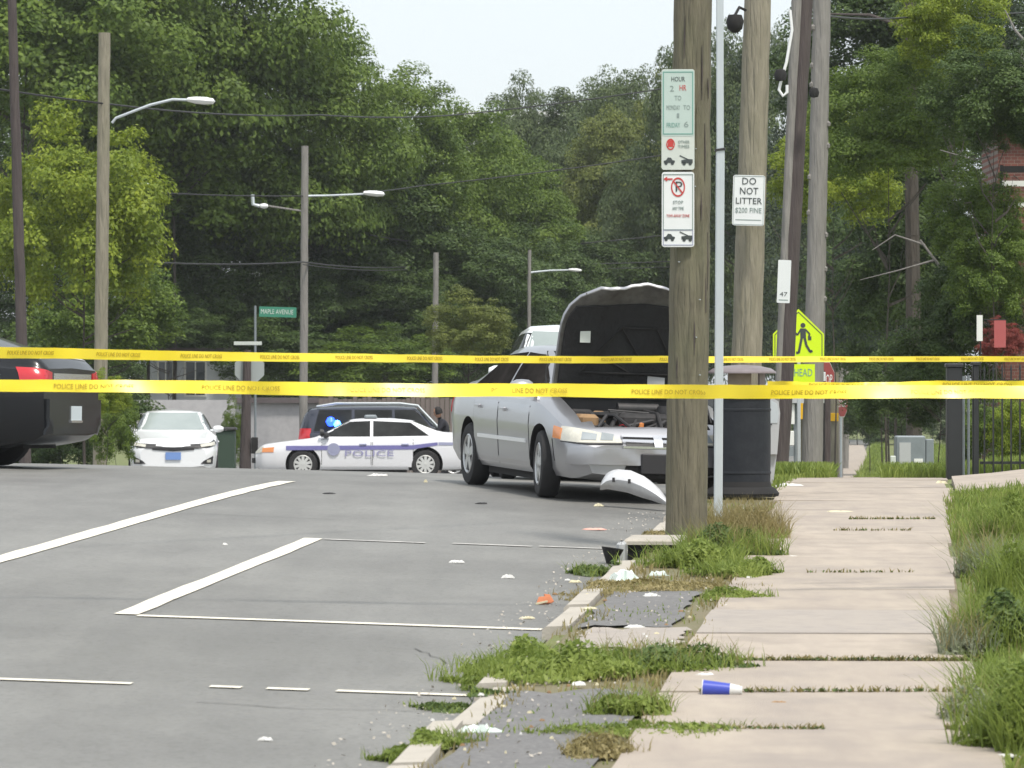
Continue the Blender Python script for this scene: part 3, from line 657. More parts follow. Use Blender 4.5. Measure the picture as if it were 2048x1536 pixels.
mb = MB(); mb.grid(hoodpts(-.036, .035, .86), hoodpts(-.055, .035, .86)); ins_ = mb.build('insulation_pad', M['insul'], hood, True)
P = hoodpts(-.060, .04, .86)
mb = MB()
for (a, b_) in (((3, 3), (9, 8)), ((9, 8), (9, 13)), ((9, 13), (3, 17)), ((3, 3), (3, 17)), ((9, 8), (4, 12)), ((5, 6), (3, 10))):
    p, q = P[a[0]][a[1]], P[b_[0]][b_[1]]; mb.tube([p, (p+q)/2+Vector((.004, 0, 0)), q], .010, 6)
mb.build('insulation_crease', M['blackmatte'], hood, True)
def hoodbox(i, j, w_, h_, m_, nm):
    p = P[i][j]; mb = MB(); mb.box(p.x-.0, p.x+.012, p.y-w_/2, p.y+w_/2, p.z-h_/2, p.z+h_/2); mb.build(nm, m_, hood)
hoodbox(8, 3, .10, .14, M['signold'], 'warning_label'); hoodbox(2, 14, .17, .13, M['palegrey'], 'warning_label')
mb = MB(); mb.tube([(1.9, .64, .75), (1.35, .60, 1.45)], .008, 6); mb.build('prop_rod', M['trim'], car)
# crumpled leading edge of the bonnet
mb = MB(); Pe = hoodpts(-.03); rowp = Pe[12]; g = np.random.default_rng(4)
pts = [Pe[10][j]+Vector((.03+g.uniform(0, .02), 0, .10+g.uniform(-.01, .01))) for j in range(2, 19)]
mb.tube(pts, [.018+g.uniform(0, .012) for _ in pts], 7); mb.build('bonnet_lip', M['bonnetsteel'], hood, True)
# interior hints
mb = MB(); mb.rbox(.6, .9, -.6, .6, .8, 1.0, .05); mb.build('dashboard', M['trim'], car)
TH = R(14.8); HD = math.atan2(-math.cos(TH), math.sin(TH))
place(car, .74, 36.85, HD)
# torn off bumper piece on the road
top = [(1203, 962), (1214, 945), (1232, 938), (1262, 941), (1292, 954), (1318, 976), (1337, 1001)]
bot = [(1200, 979), (1215, 977), (1232, 980), (1255, 984), (1280, 993), (1304, 1000), (1330, 1009)]
mb = MB(); P, Q = [], []
for i in range(7):
    t = i/6; row, rq = [], []
    for j in range(15):
        s_ = j/14*6; k = min(5, int(s_)); f = s_-k
        q0 = np.array(top[k])*(1-f)+np.array(top[k+1])*f; q1 = np.array(bot[k])*(1-f)+np.array(bot[k+1])*f
        q = q1*(1-t)+q0*t; dd = 33.95-.0035*(q[0]-1200)+.16*(t-.4)**2-.10*math.sin(math.pi*t)
        p = at(q[0], q[1], dd); row.append(p); rq.append(p+Vector((0, .02, -.006)))
    P.append(row); Q.append(rq)
mb.grid(P, Q); fp = mb.build('bumper_fragment', mat('torn_bumper_paint', (.70, .70, .71), .4, .1, .5, noise=(6, .7, (1, 1, 1), (.42, .42, .44)), coat=.3), None, True); tag(fp, 'torn silver bumper corner lying arched on the road under the crashed sedan', 'car part')
for (a, b_) in ((3, 4), (3, 7)): p = P[a][b_]; fp2 = MB(); fp2.box(p.x-.012, p.x+.012, p.y-.01, p.y+.004, p.z-.02, p.z+.02); fp2.build('mounting_slot', M['trim'], fp)

# --- pale SUV parked right behind it
def suv_stations(L0, L1, zroof=1.78, wb=.96, belt=1.12, hood=1.12, rw=.66, xc=1.15, xh=.45):
    return [(-L0, .45, .95, 1.2, wb*.86, rw*.95), (-L0+.06, .38, 1.08, zroof-.35, wb*.93, rw*.98), (-L0+.25, .30, belt, zroof-.06, wb*.98, rw), (-1.6, .28, belt, zroof-.01, wb, rw), (-.9, .28, belt, zroof, wb, rw+.01), (0, .28, belt, zroof, wb, rw+.01),
            (xh, .28, belt-.01, zroof-.04, wb, rw), (xc, .28, belt-.03, hood, wb, wb*.78), (xc+.2, .28, belt-.06, hood-.03, wb, wb*.8), (L1-.35, .28, belt-.14, hood-.11, wb*.98, wb*.8), (L1-.08, .30, .9, .98, wb*.9, wb*.72), (L1, .35, .74, .8, wb*.8, wb*.66), (L1+.03, .38, .68, .74, wb*.72, wb*.6)]
def suv_glass(belt=1.12, roof=1.78, L0=2.3):
    zl, zu = belt+.03, roof-.12
    return [([(-.05, zl), (.98, zl)], [(-.05, zu), (.50, zu)]), ([(-1.10, zl), (-.12, zl)], [(-1.10, zu), (-.12, zu)]), ([(-L0+.28, zl), (-1.18, zl)], [(-L0+.42, zu), (-1.18, zu)])]
car2, S2, _b = make_car(dict(name='pale_suv', label='white SUV directly behind the crashed sedan, only roof and mirror showing', cat='car', st=suv_stations(2.4, 2.3), paint=M['white_car'], xf=1.4, xr=-1.4, tr=.94, r=.37, rim=M['rim'],
    side_glass=suv_glass(), front_glass=([(-.74, 1.16), (.74, 1.16)], [(-.60, 1.68), (.60, 1.68)]), rear_glass=([(-.6, 1.2), (.6, 1.2)], [(-.56, 1.6), (.56, 1.6)]), wglass=M['glass_pale'],
    doors=[(-.12, .98, .45, 1.08), (-1.1, -.17, .45, 1.08)], mirror=(.88, 1.16), panels=nose_lamps(2.1, .55, .8, .75, .9), arch=.07))
place(car2, .76, 43.2, R(-90+2.5))

# --- police saloon side-on, facing left
stp = sedan_stations(2.72, 2.55, zroof=1.45, wb=.96, belt=.97, hood=1.0, trunk=1.10, xc=1.15, xh=.33, xr0=-1.15, xr1=-1.85, roofw=.62, nose=.70)
pp = []
for s_ in (-1, 1):
    pp.append(('headlight', M['lens'], [(2.4, s_*.42, .60), (2.3, s_*.78, .62)], [(2.4, s_*.42, .73), (2.3, s_*.78, .76)], (1, s_*.5, 0), .01, .02))
    pp.append(('turn_signal', M['amber'], [(2.12, s_*.88, .63), (2.40, s_*.82, .63)], [(2.12, s_*.88, .75), (2.40, s_*.82, .73)], (.6, s_, 0), .012, .02))
    pp.append(('side_stripe', M['stripe'], [(-1.75, s_*.5, .80), (-1.15, s_*.5, .70), (1.85, s_*.5, .68)], [(-1.75, s_*.5, .87), (-1.15, s_*.5, .80), (1.85, s_*.5, .78)], (0, s_, 0), .012, .006, (30, 2)))
    pp.append(('rear_stripe', M['badge'], [(-2.55, s_*.5, .80), (-1.77, s_*.5, .80)], [(-2.55, s_*.5, .86), (-1.77, s_*.5, .87)], (0, s_, 0), .012, .006, (10, 2)))
    pp.append(('tail_light', M['redlens'], [(-2.65, s_*.6, .80), (-2.6, s_*.85, .80)], [(-2.65, s_*.6, .95), (-2.6, s_*.85, .95)], (-1, s_*.5, 0), .012, .02))
pp.append(('grille', M['trim'], [(2.4, -.38, .55), (2.4, .38, .55)], [(2.4, -.38, .68), (2.4, .38, .68)], (1, 0, 0), .012, .02))
pp.append(('push_bumper', M['trim'], [(2.4, -.45, .38), (2.4, .45, .38)], [(2.4, -.45, .50), (2.4, .45, .50)], (1, 0, 0), .10, .09))
car3, S3, _b = make_car(dict(name='police_sedan', label='white police sedan with blue side stripe and POLICE lettering, side-on across the road', cat='police car', st=stp, paint=M['police_white'], xf=1.45, xr=-1.46, tr=.92, r=.345, rim=M['steelrim'], spokes=10, handle=M['badge'],
    side_glass=sedan_glass(.97, 1.46, -.18, (1.0, .36), (-1.55, -1.10)), front_glass=([(-.74, 1.03), (.74, 1.03)], [(-.56, 1.385), (.56, 1.385)]), rear_glass=([(-.66, 1.14), (.66, 1.14)], [(-.54, 1.37), (.54, 1.37)]),
    doors=[(-.16, 1.0, .28, .95), (-1.16, -.21, .28, .95)], mirror=(.92, 1.0), mirror_m=M['trim'], panels=pp, arch=.07))
for s_ in (-1, 1):
    mt = Matrix.Translation((0, s_*.985, .60)) @ (Matrix.Rotation(R(180), 4, 'Z') if s_ > 0 else Matrix.Identity(4)) @ FRONT
    mb = MB(); text_mb(mb, 'POLICE', .20, mt @ Matrix.Translation((0.12 if s_ > 0 else 0, 0, -.008)), 1.15, .006); mb.build('lettering', M['policeink'], car3)
    mb = MB(); mb.lathe([(0, .003), (.15, .003), (.15, -.02)], 20, Matrix.Translation((.72, s_*.983, .70)) @ Matrix.Rotation(R(-90*s_), 4, 'X')); mb.lathe([(.06, .006), (.09, .006), (.09, 0)], 6, Matrix.Translation((.72, s_*.983, .70)) @ Matrix.Rotation(R(-90*s_), 4, 'X')); mb.build('door_badge', M['badge'], car3)
mb = MB(); mb.rbox(-.30, .0, -.52, .52, 1.455, 1.53, .03); mb.build('light_bar', M['greybox'], car3)
mb = MB(); mb.tube([(1.0, .86, 1.0), (1.02, .95, 1.06)], .02, 8); mb.lathe([(0, -.06), (.07, -.05), (.09, .04), (0, .05)], 12, Matrix.Translation((1.0, .97, 1.10)) @ Matrix.Rotation(R(90), 4, 'Y')); mb.build('spotlight', M['trim'], car3, True)
place(car3, X_(729, 90), 90, R(180+1.5))

# --- white saloon facing the camera
stw = sedan_stations(2.4, 2.35, zroof=1.46, wb=.915, belt=.97, hood=1.02, trunk=1.08, nose=.72, roofw=.60)
pw = []
for s_ in (-1, 1):
    pw.append(('headlight', M['trim'], [(2.2, s_*.30, .64), (2.1, s_*.62, .66), (1.9, s_*.84, .74)], [(2.2, s_*.30, .73), (2.1, s_*.62, .75), (1.9, s_*.84, .83)], (1, s_*.35, 0), .012, .02, (14, 4)))
    pw.append(('headlight_glass', M['lens'], [(2.15, s_*.48, .665), (1.95, s_*.78, .72)], [(2.15, s_*.48, .715), (1.95, s_*.78, .78)], (1, s_*.35, 0), .022, .02))
    pw.append(('fog_light_surround', M['trim'], [(2.2, s_*.50, .34), (2.15, s_*.76, .34)], [(2.2, s_*.56, .40), (2.1, s_*.76, .50)], (1, s_*.3, 0), .012, .02))
    pw.append(('fog_light', M['lens'], [(2.2, s_*.62, .37), (2.15, s_*.70, .37)], [(2.2, s_*.62, .42), (2.15, s_*.70, .43)], (1, s_*.3, 0), .024, .02))
pw.append(('grille', M['trim'], [(2.3, -.42, .62), (2.3, 0, .59), (2.3, .42, .62)], [(2.3, -.42, .69), (2.3, 0, .67), (2.3, .42, .69)], (1, 0, 0), .016, .02))
pw.append(('number_plate', M['plateblue'], [(2.3, -.155, .42), (2.3, .155, .42)], [(2.3, -.155, .57), (2.3, .155, .57)], (1, 0, 0), .035, .02))
car4, S4, _b = make_car(dict(name='white_sedan', label='white sedan with blue front number plate, facing the camera', cat='car', st=stw, paint=M['white_car'], xf=1.38, xr=-1.38, tr=.88, r=.33, rim=M['rim'],
    side_glass=sedan_glass(.97, 1.46), front_glass=([(-.72, 1.04), (.72, 1.04)], [(-.56, 1.40), (.56, 1.40)]), rear_glass=([(-.62, 1.12), (.62, 1.12)], [(-.5, 1.38), (.5, 1.38)]), wglass=M['glass_pale'],
    doors=[(-.15, .98, .27, .94), (-1.13, -.20, .27, .95)], mirror=(.86, 1.02), panels=pw))
mb = MB(); mb.rbox(.2, .55, -.05, .05, 1.2, 1.3, .02); mb.build('rear_view_mirror', M['trim'], car4)
place(car4, X_(347, 78), 78, R(-90+5))

# --- dark SUV with blue beacon, behind the police saloon, facing right
car5, S5, _b = make_car(dict(name='dark_suv', label='dark blue-black SUV with a lit blue beacon behind the white police sedan', cat='car', st=suv_stations(2.55, 2.45, 1.93, 1.0, 1.22, 1.22, .74, 1.2, .5), paint=M['navy_car'], xf=1.5, xr=-1.5, tr=.97, r=.39, rim=M['rim'],
    side_glass=suv_glass(1.22, 1.93, 2.45), front_glass=([(-.78, 1.26), (.78, 1.26)], [(-.66, 1.83), (.66, 1.83)]), rear_glass=([(-.7, 1.3), (.7, 1.3)], [(-.62, 1.75), (.62, 1.75)]),
    doors=[(-.12, 1.0, .45, 1.18), (-1.1, -.17, .45, 1.18)], mirror=(.95, 1.26), arch=.07,
    panels=[('tail_light', M['redlens'], [(-2.5, s_*.72, 1.0), (-2.25, s_*.98, 1.0)], [(-2.5, s_*.72, 1.32), (-2.3, s_*.96, 1.32)], (-.8, s_, 0), .02, .02, (8, 4)) for s_ in (-1, 1)]+nose_lamps(2.2, .55, .85, .82, .98)))
mb = MB()
for s_ in (-1, 1): mb.tube([(-2.1, s_*.68, 1.90), (-1.6, s_*.70, 1.985), (.1, s_*.71, 1.985), (.55, s_*.70, 1.93), (1.15, s_*.83, 1.30)], .028, 8)
mb.build('roof_rail', M['galv'], car5, True)
for k, (xx, zz, rr) in enumerate(((-1.72, 1.50, .13), (-1.55, 1.44, .10))):
    mb = MB(); mb.lathe([(0, rr), (rr*.6, rr*.8), (rr, 0), (rr*.6, -rr*.8), (0, -rr)], 14, Matrix.Translation((xx, -1.02, zz))); mb.build('beacon', M['bluelight'] if k == 0 else M['bluecore'], car5, True)
place(car5, X_(794, 99), 99, R(1), 0)

# --- black saloon at the left edge, tail to the right
stb = sedan_stations(2.5, 2.35, zroof=1.50, wb=.93, belt=1.05, hood=1.06, trunk=1.22, xr0=-1.35, xr1=-1.98, roofw=.60, nose=.7)
stb[0] = (-2.50, .36, .96, 1.00, .93*.90, .93*.80); stb[1] = (-2.42, .27, 1.03, 1.17, .93*.96, .93*.82); stb[2] = (-2.05, .21, 1.05, 1.22, .93*.99, .93*.82)
pb = []
for s_ in (-1, 1):
    pb.append(('tail_light', M['redlens'], [(-2.50, s_*.62, .82), (-2.46, s_*.80, .82), (-2.26, s_*.90, .84)], [(-2.48, s_*.62, 1.0), (-2.42, s_*.80, 1.03), (-2.22, s_*.88, 1.04)], (-1, s_*.8, 0), .014, .02, (12, 4)))
pb.append(('number_plate', M['platewhite'], [(-2.4, -.15, .50), (-2.4, .15, .50)], [(-2.4, -.15, .65), (-2.4, .15, .65)], (-1, 0, 0), .064, .02))
pb.append(('plate_frame', M['chrome'], [(-2.4, -.17, .475), (-2.4, .17, .475)], [(-2.4, -.17, .50), (-2.4, .17, .50)], (-1, 0, 0), .068, .02))
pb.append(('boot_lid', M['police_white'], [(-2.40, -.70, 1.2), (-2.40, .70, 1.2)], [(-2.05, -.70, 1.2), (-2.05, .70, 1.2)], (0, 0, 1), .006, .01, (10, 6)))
pb.append(('boot_trim', M['chrome'], [(-2.4, -.58, .90), (-2.4, .58, .90)], [(-2.4, -.58, .99), (-2.4, .58, .99)], (-1, 0, 0), .012, .02))
pb.append(('bumper', M['black_car'], [(-2.4, -.8, .36), (-2.4, .8, .36)], [(-2.4, -.8, .72), (-2.4, .8, .72)], (-1, 0, 0), .05, .06, (20, 4)))
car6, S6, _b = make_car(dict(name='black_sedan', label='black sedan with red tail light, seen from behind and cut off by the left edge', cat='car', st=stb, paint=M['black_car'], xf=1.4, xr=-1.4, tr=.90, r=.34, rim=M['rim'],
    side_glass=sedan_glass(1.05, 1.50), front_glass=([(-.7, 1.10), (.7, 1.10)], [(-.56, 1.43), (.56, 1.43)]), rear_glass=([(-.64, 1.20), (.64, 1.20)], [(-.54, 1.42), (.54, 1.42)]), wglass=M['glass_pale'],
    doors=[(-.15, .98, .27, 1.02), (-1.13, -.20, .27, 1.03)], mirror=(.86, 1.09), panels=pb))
mb = MB(); mt = Matrix.Translation((-1.92, .905, .90)) @ Matrix.Rotation(R(180), 4, 'Z') @ FRONT; text_mb(mb, '77', .13, mt @ Matrix.Translation((0, .02, .012)), .24, .02); mb.build('fleet_number', M['platewhite'], car6)
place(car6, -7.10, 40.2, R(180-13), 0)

# --- maroon car: sliver behind the litter bin
car7, S7, _b = make_car(dict(name='maroon_hatchback', label='dark red car at the kerb, a sliver showing beside the black litter bin', cat='car', st=sedan_stations(2.2, 2.1), paint=M['maroon'], xf=1.3, xr=-1.3, tr=.86, r=.31, rim=M['rim'],
    side_glass=sedan_glass(), front_glass=([(-.70, 1.01), (.70, 1.01)], [(-.53, 1.375), (.53, 1.375)]), rear_glass=([(-.62, 1.10), (.62, 1.10)], [(-.5, 1.36), (.5, 1.36)]), doors=[(-.15, .98, .27, .93), (-1.13, -.20, .27, .94)], mirror=(.8, .98)))
place(car7, X_(1552, 52)-.92, 54.5, R(90-5.9))
# ------------------------------------------------ wooden poles, conduit, signs
def wood_pole(top_px, top_y, bot_px, d, r0, r1, m_, label, dt=0, lumps=0, zb=None, group=None):
    """round pole leaning from base (bot_px, d) to a top seen at (top_px, top_y)"""
    xb = X_(bot_px, d); zb = gz(xb, d)-.3 if zb is None else zb
    pt = at(top_px, top_y, d+dt); pb = Vector((xb, d, zb))
    g = np.random.default_rng(int(bot_px)); pts, rad = [], []
    for i in range(25):
        t = i/24; p = pb.lerp(pt, t); p += Vector((g.normal()*.003, g.normal()*.003, 0)); pts.append(p); rad.append((r0+(r1-r0)*t)*(1+g.normal()*.012))
    root = empty('utility_pole', (xb, d, zb+.3), 0, label, 'pole', group)
    mb = MB(); mb.tube([p-Vector(root.location) for p in pts], rad, 20)
    mb.build('shaft', m_, root, True)
    return root, lambda y: pb.lerp(pt, (EYE-(y-768)/F*d-zb)/(pt.z-zb))
# nearest pole
p1, f1 = wood_pole(1386, -60, 1371, 27.9, .158, .142, M['pole'], 'nearest thick weathered wooden utility pole, carrying the two parking signs')
g = np.random.default_rng(9); 
for k in range(16):
    y = 20+k*62+g.uniform(-20, 20); c0 = f1(y); a = g.uniform(-2.6, -.5); mb = MB(); L = g.uniform(.15, .45)
    c1 = f1(y+L*260)
    mb.tube([c0+Vector((math.cos(a)*.148, math.sin(a)*.148, 0)), (c0+c1)/2+Vector((math.cos(a)*.153, math.sin(a)*.153, 0)), c1+Vector((math.cos(a)*.155, math.sin(a)*.155, 0))], [.002, .006, .002], 4)
    if k < 12: o = mb.build('bark_crack', M['pole_dark'], None); o.data.transform(Matrix.Translation(-p1.location)); o.parent = p1
for k in range(7):
    y = 300+k*75; c0 = f1(y); a = g.uniform(-2.4, -.7); mb = MB(); q = c0+Vector((math.cos(a)*.15, math.sin(a)*.15, 0)); mb.tube([q, q+Vector((math.cos(a)*.02, math.sin(a)*.02, 0))], .004, 6)
    o = mb.build('staple', M['galv'], None); o.data.transform(Matrix.Translation(-p1.location)); o.parent = p1
# pale conduit post
cx = X_(1436, 31.5); cz = gz(cx, 31.5)
cp = empty('metal_post', (cx, 31.5, cz-.1), 0, 'slim pale grey metal post standing right beside the nearest wooden pole', 'post')
mb = MB(); mb.rbox(-.036, .036, -.03, .03, 0, (1018-282)/F*31.5+.08, .008); o = mb.build('lower_tube', M['galv'], cp); o.rotation_euler = (0, R(.35), 0)
mb = MB(); mb.rbox(-.030, .030, -.026, .026, 0, 1.6, .006); o = mb.build('upper_tube', M['galv'], cp); o.location = (.018, 0, 3.1); o.rotation_euler = (0, R(-.1), 0)
mb = MB(); mb.rbox(-.045, .045, -.04, .04, 0, .02, .004); o = mb.build('clamp', M['trim'], cp); o.location = (.018, 0, (1018-282)/F*31.5+.07); o.rotation_euler = (0, R(-8), 0)
p2, f2 = wood_pole(1517, -60, 1484, 38.5, .165, .135, M['pole_pale'], 'pale leaning wooden pole carrying the DO NOT LITTER sign')
p3, f3 = wood_pole(1613, -60, 1556, 49.5, .118, .105, M['pole_dark'], 'dark brown leaning pole in front of the yellow school crossing sign', dt=.3)
mb = MB(); a0, a1 = f3(-50), f3(900); mb.tube([a1+Vector((-.075, -.06, 0)), a0+Vector((-.11, -.05, 0))], [.045, .075], 10); o = mb.build('cable_cover', M['pole_grey'], None, True); o.data.transform(Matrix.Translation(-p3.location)); o.parent = p3
p4, f4 = wood_pole(1645, -60, 1622, 60, .17, .14, M['pole_grey'], 'grey knotty wooden pole just right of the dark leaning pole', dt=.3)
g = np.random.default_rng(2)
for k in range(10):
    c0 = f4(60+k*60+g.uniform(-15, 15)); mb = MB(); mb.lathe([(0, -.05), (.035, -.03), (.04, .02), (0, .06)], 8, Matrix.Translation(c0+Vector((g.choice([-1, 1])*.14, -.06, 0))-p4.location)); mb.build('knot', M['pole_grey'], p4, True)
# lamp arms / drop wires on the dark pole
for (px, py, r_) in ((1561, 150, .085), (1628, 185, .07)):
    mb = MB(); c0 = at(px, py, 49.3); mb.lathe([(0, r_), (r_*.7, r_*.8), (r_, 0), (r_*.8, -r_*.8), (0, -r_)], 14, Matrix.Translation(c0-p3.location)); mb.build('splice_case', M['blackmatte'], p3, True)
mb = MB(); pts = [at(*q, 49.3)-p3.location for q in ((1580, 20), (1584, 60), (1578, 95), (1573, 125), (1563, 158), (1558, 180), (1566, 192), (1574, 185), (1574, 170))]; mb.tube(pts, .02, 6); mb.build('white_cable', M['alu'], p3, True)
mb = MB(); c0 = at(1470, 40, 38.2)-p2.location; mb.lathe([(0, .06), (.07, .05), (.09, -.01), (.075, -.09), (.03, -.13), (0, -.13)], 14, Matrix.Translation(c0)); mb.tube([c0+Vector((0, 0, .05)), c0+Vector((.05, .1, .14)), c0+Vector((.12, .2, .12))], .015, 6); mb.build('cable_bracket', M['blackmatte'], p2, True)

def plate(root, w_, h_, m_, r=.02, nm='panel', th=.003, y=0, z=0, x=0):
    mb = MB(); poly = []
    for cx_, cz_, a0 in ((w_/2-r, h_/2-r, 0), (-w_/2+r, h_/2-r, 90), (-w_/2+r, -h_/2+r, 180), (w_/2-r, -h_/2+r, 270)):
        for k in range(5): a = R(a0+k*22.5); poly.append((x+cx_+r*math.cos(a), z+cz_+r*math.sin(a)))
    mb.prism(poly, y-th, y); return mb.build(nm, m_, root)
def ring(mb, cx_, cz_, r, t, y, n=32, sx=1.):
    vs, fs = [], []
    for k in range(n):
        a = 2*math.pi*k/n
        for rr in (r-t, r): vs.append(Vector((cx_+rr*sx*math.cos(a), y, cz_+rr*math.sin(a)))); vs.append(Vector((cx_+rr*sx*math.cos(a), y+.002, cz_+rr*math.sin(a))))
    for k in range(n):
        a, b = 4*k, 4*((k+1) % n); fs += [(a, a+2, b+2, b), (a+1, b+1, b+3, a+3), (a+2, a+3, b+3, b+2), (a, b, b+1, a+1)]
    mb.add(vs, fs)
def frame(mb, w_, h_, t, y, z=0, x=0):
    for x0, x1, z0, z1 in ((-w_/2, w_/2, h_/2-t, h_/2), (-w_/2, w_/2, -h_/2, -h_/2+t), (-w_/2, -w_/2+t, -h_/2+t, h_/2-t), (w_/2-t, w_/2, -h_/2+t, h_/2-t)): mb.box(x+x0, x+x1, y, y+.0015, z+z0, z+z1)
def T(x, z, y=-.004): return Matrix.Translation((x, y, z)) @ FRONT
def bar(mb, x0, z0, x1, z1, t, y):
    L = math.hypot(x1-x0, z1-z0); m_ = Matrix.Translation(((x0+x1)/2, y, (z0+z1)/2)) @ Matrix.Rotation(-math.atan2(z1-z0, x1-x0), 4, 'Y'); mb.box(-L/2, L/2, 0, .0015, -t/2, t/2, m_)
def tow_icon(root, zc, w_, m_car, m_truck):
    mb = MB(); y = -.0055
    mb.prism([(-.105, zc-.012), (-.025, zc-.012), (-.022, zc+.004), (-.04, zc+.008), (-.052, zc+.026), (-.075, zc+.028), (-.088, zc+.008), (-.105, zc+.003)], y, y+.0015, Matrix.Rotation(R(-14), 4, 'Y') @ Matrix.Translation((.0, 0, 0)) if False else None); 
    for cx_ in (-.088, -.042): mb.lathe([(0, .0), (.012, .0), (.012, -.002)], 12, Matrix.Translation((cx_, y, zc-.016)) @ Matrix.Rotation(R(90), 4, 'X'))
    mb.build('towed_car_symbol', m_car, root)
    mb = MB(); mb.prism([(.025, zc-.014), (.108, zc-.014), (.108, zc+.014), (.075, zc+.016), (.025, zc+.008)], y, y+.0015); bar(mb, .075, zc+.012, .012, zc+.042, .008, y-.0004)
    for cx_ in (.045, .09): mb.lathe([(0, 0), (.013, 0), (.013, -.002)], 12, Matrix.Translation((cx_, y, zc-.018)) @ Matrix.Rotation(R(90), 4, 'X'))
    mb.build('tow_truck_symbol', m_truck, root)
# upper parking sign
k_ = 27.72
c0 = at(1356, 239, k_); s1 = empty('parking_sign', c0, R(-2), 'aged green-bordered parking sign, the upper one on the nearest pole', 'sign')
H1 = 201/F*k_; W1 = 66/F*k_
plate(s1, W1, H1, M['signold'], .018)
plate(s1, W1-.006, .49, M['signpale'], .018, 'green_field', .0015, -.0032, H1/2-.25)
mb = MB(); frame(mb, W1-.02, .465, .008, -.0062, H1/2-.25); mb.build('border', M['green'], s1)
z0 = H1/2
for txt, dz, sz, mw, mm, dx in (('HOUR', .075, .05, .10, 'ink', 0), ('2', .145, .06, .03, 'inkfade', -.045), ('HR', .140, .06, .05, 'red', .035), ('TO', .215, .05, .05, 'inkfade', 0), ('MONDAY', .285, .05, .10, 'inkfade', -.035), ('TO', .285, .05, .05, 'inkfade', .065), ('1', .345, .05, .018, 'inkfade', 0), ('FRIDAY', .415, .05, .10, 'green', -.035), ('6', .410, .06, .035, 'inkfade', .06)):
    mb = MB(); text_mb(mb, txt, sz, T(dx, z0-dz, -.006), mw); mb.build('lettering', M[mm], s1)
mb = MB(); ring(mb, -.055, z0-.555, .042, .010, -.006, 24, .75); mb.prism([(-.075, z0-.575), (-.035, z0-.575), (-.035, z0-.525), (-.075, z0-.525)], -.0052, -.004); mb.build('no_parking_symbol', M['red'], s1)
for txt, dz in (('OTHER', .538), ('TIMES', .572)): mb = MB(); text_mb(mb, txt, .030, T(.042, z0-dz, -.006), .085); mb.build('lettering', M['inkfade'], s1)
tow_icon(s1, z0-.68, W1, M['ink'], M['ink'])
# lower one
c0 = at(1356, 419, k_); s2 = empty('parking_sign', c0, R(-1), 'white no-parking tow-away sign, the lower one on the nearest pole', 'sign')
H2 = 150/F*k_; plate(s2, W1-.004, H2, M['signwhite'], .02)
mb = MB(); frame(mb, W1-.022, H2-.14, .006, -.006, .055); mb.build('border', M['inkfade'], s2)
mb = MB(); frame(mb, W1-.022, .115, .005, -.006, -H2/2+.070); mb.build('border', M['badge'], s2)
zt = H2/2
mb = MB(); ring(mb, .0, zt-.112, .072, .013, -.006, 32, .72); bar(mb, -.036, zt-.065, .036, zt-.160, .010, -.0075); mb.build('no_parking_ring', M['red'], s2)
mb = MB(); text_mb(mb, 'P', .11, T(.004, zt-.112, -.0055), .05); mb.build('lettering', M['ink'], s2)
mb = MB(); mb.prism([(-.108, zt-.052), (-.080, zt-.034), (-.080, zt-.047), (-.04, zt-.047), (-.04, zt-.058), (-.080, zt-.058), (-.080, zt-.070)], -.007, -.0055); mb.build('arrow', M['red'], s2)
for txt, dz, sz, mw, mm in (('STOP', .225, .034, .075, 'inkfade'), ('ANY TIME', .270, .034, .085, 'inkfade'), ('TOW-AWAY ZONE', .325, .030, .17, 'red')): mb = MB(); text_mb(mb, txt, sz, T(0, zt-dz, -.006), mw); mb.build('lettering', M[mm], s2)
tow_icon(s2, -H2/2+.07, W1, M['ink'], M['ink'])
# DO NOT LITTER
k_ = 38.3-.17; c0 = at(1497, 401, k_)+Vector((0, -.02, 0)); s3 = empty('litter_sign', c0, R(-3), 'white DO NOT LITTER sign on the pale leaning pole', 'sign'); s3.rotation_euler = (0, R(1.6), R(-3))
W3, H3 = 64/F*k_, 101/F*k_; plate(s3, W3, H3, M['signwhite'], .025)
mb = MB(); frame(mb, W3-.018, H3-.018, .004, -.006); mb.build('border', M['inkfade'], s3)
for txt, dz, sz, mw, mm in (('DO', .065, .10, .14, 'ink'), ('NOT', .165, .10, .185, 'ink'), ('LITTER', .265, .09, .265, 'ink'), ('$200 FINE', .360, .075, .265, 'inkfade')):
    mb = MB(); text_mb(mb, txt, sz, T(0, H3/2-dz, -.006), mw, .003); mb.build('lettering', M[mm], s3)
mb = MB(); mb.box(-.13, .13, -.006, -.0045, -H3/2+.055, -H3/2+.062); mb.build('rule_line', M['inkfade'], s3)
# small white sign on the dark pole
k_ = 49.25; c0 = at(1568, 563, k_); s4 = empty('small_sign', c0, 0, 'narrow blank-looking white sign with small dark marks, on the dark leaning pole', 'sign'); s4.rotation_euler = (0, R(2.2), 0)
plate(s4, 26/F*k_, 86/F*k_, M['signwhite'], .012); mb = MB(); text_mb(mb, '47', .08, T(0, -.17, -.005), .10); mb.build('lettering', M['ink'], s4); mb = MB(); mb.box(-.06, .06, -.005, -.0035, -.25, -.238); mb.build('rule_line', M['inkfade'], s4)
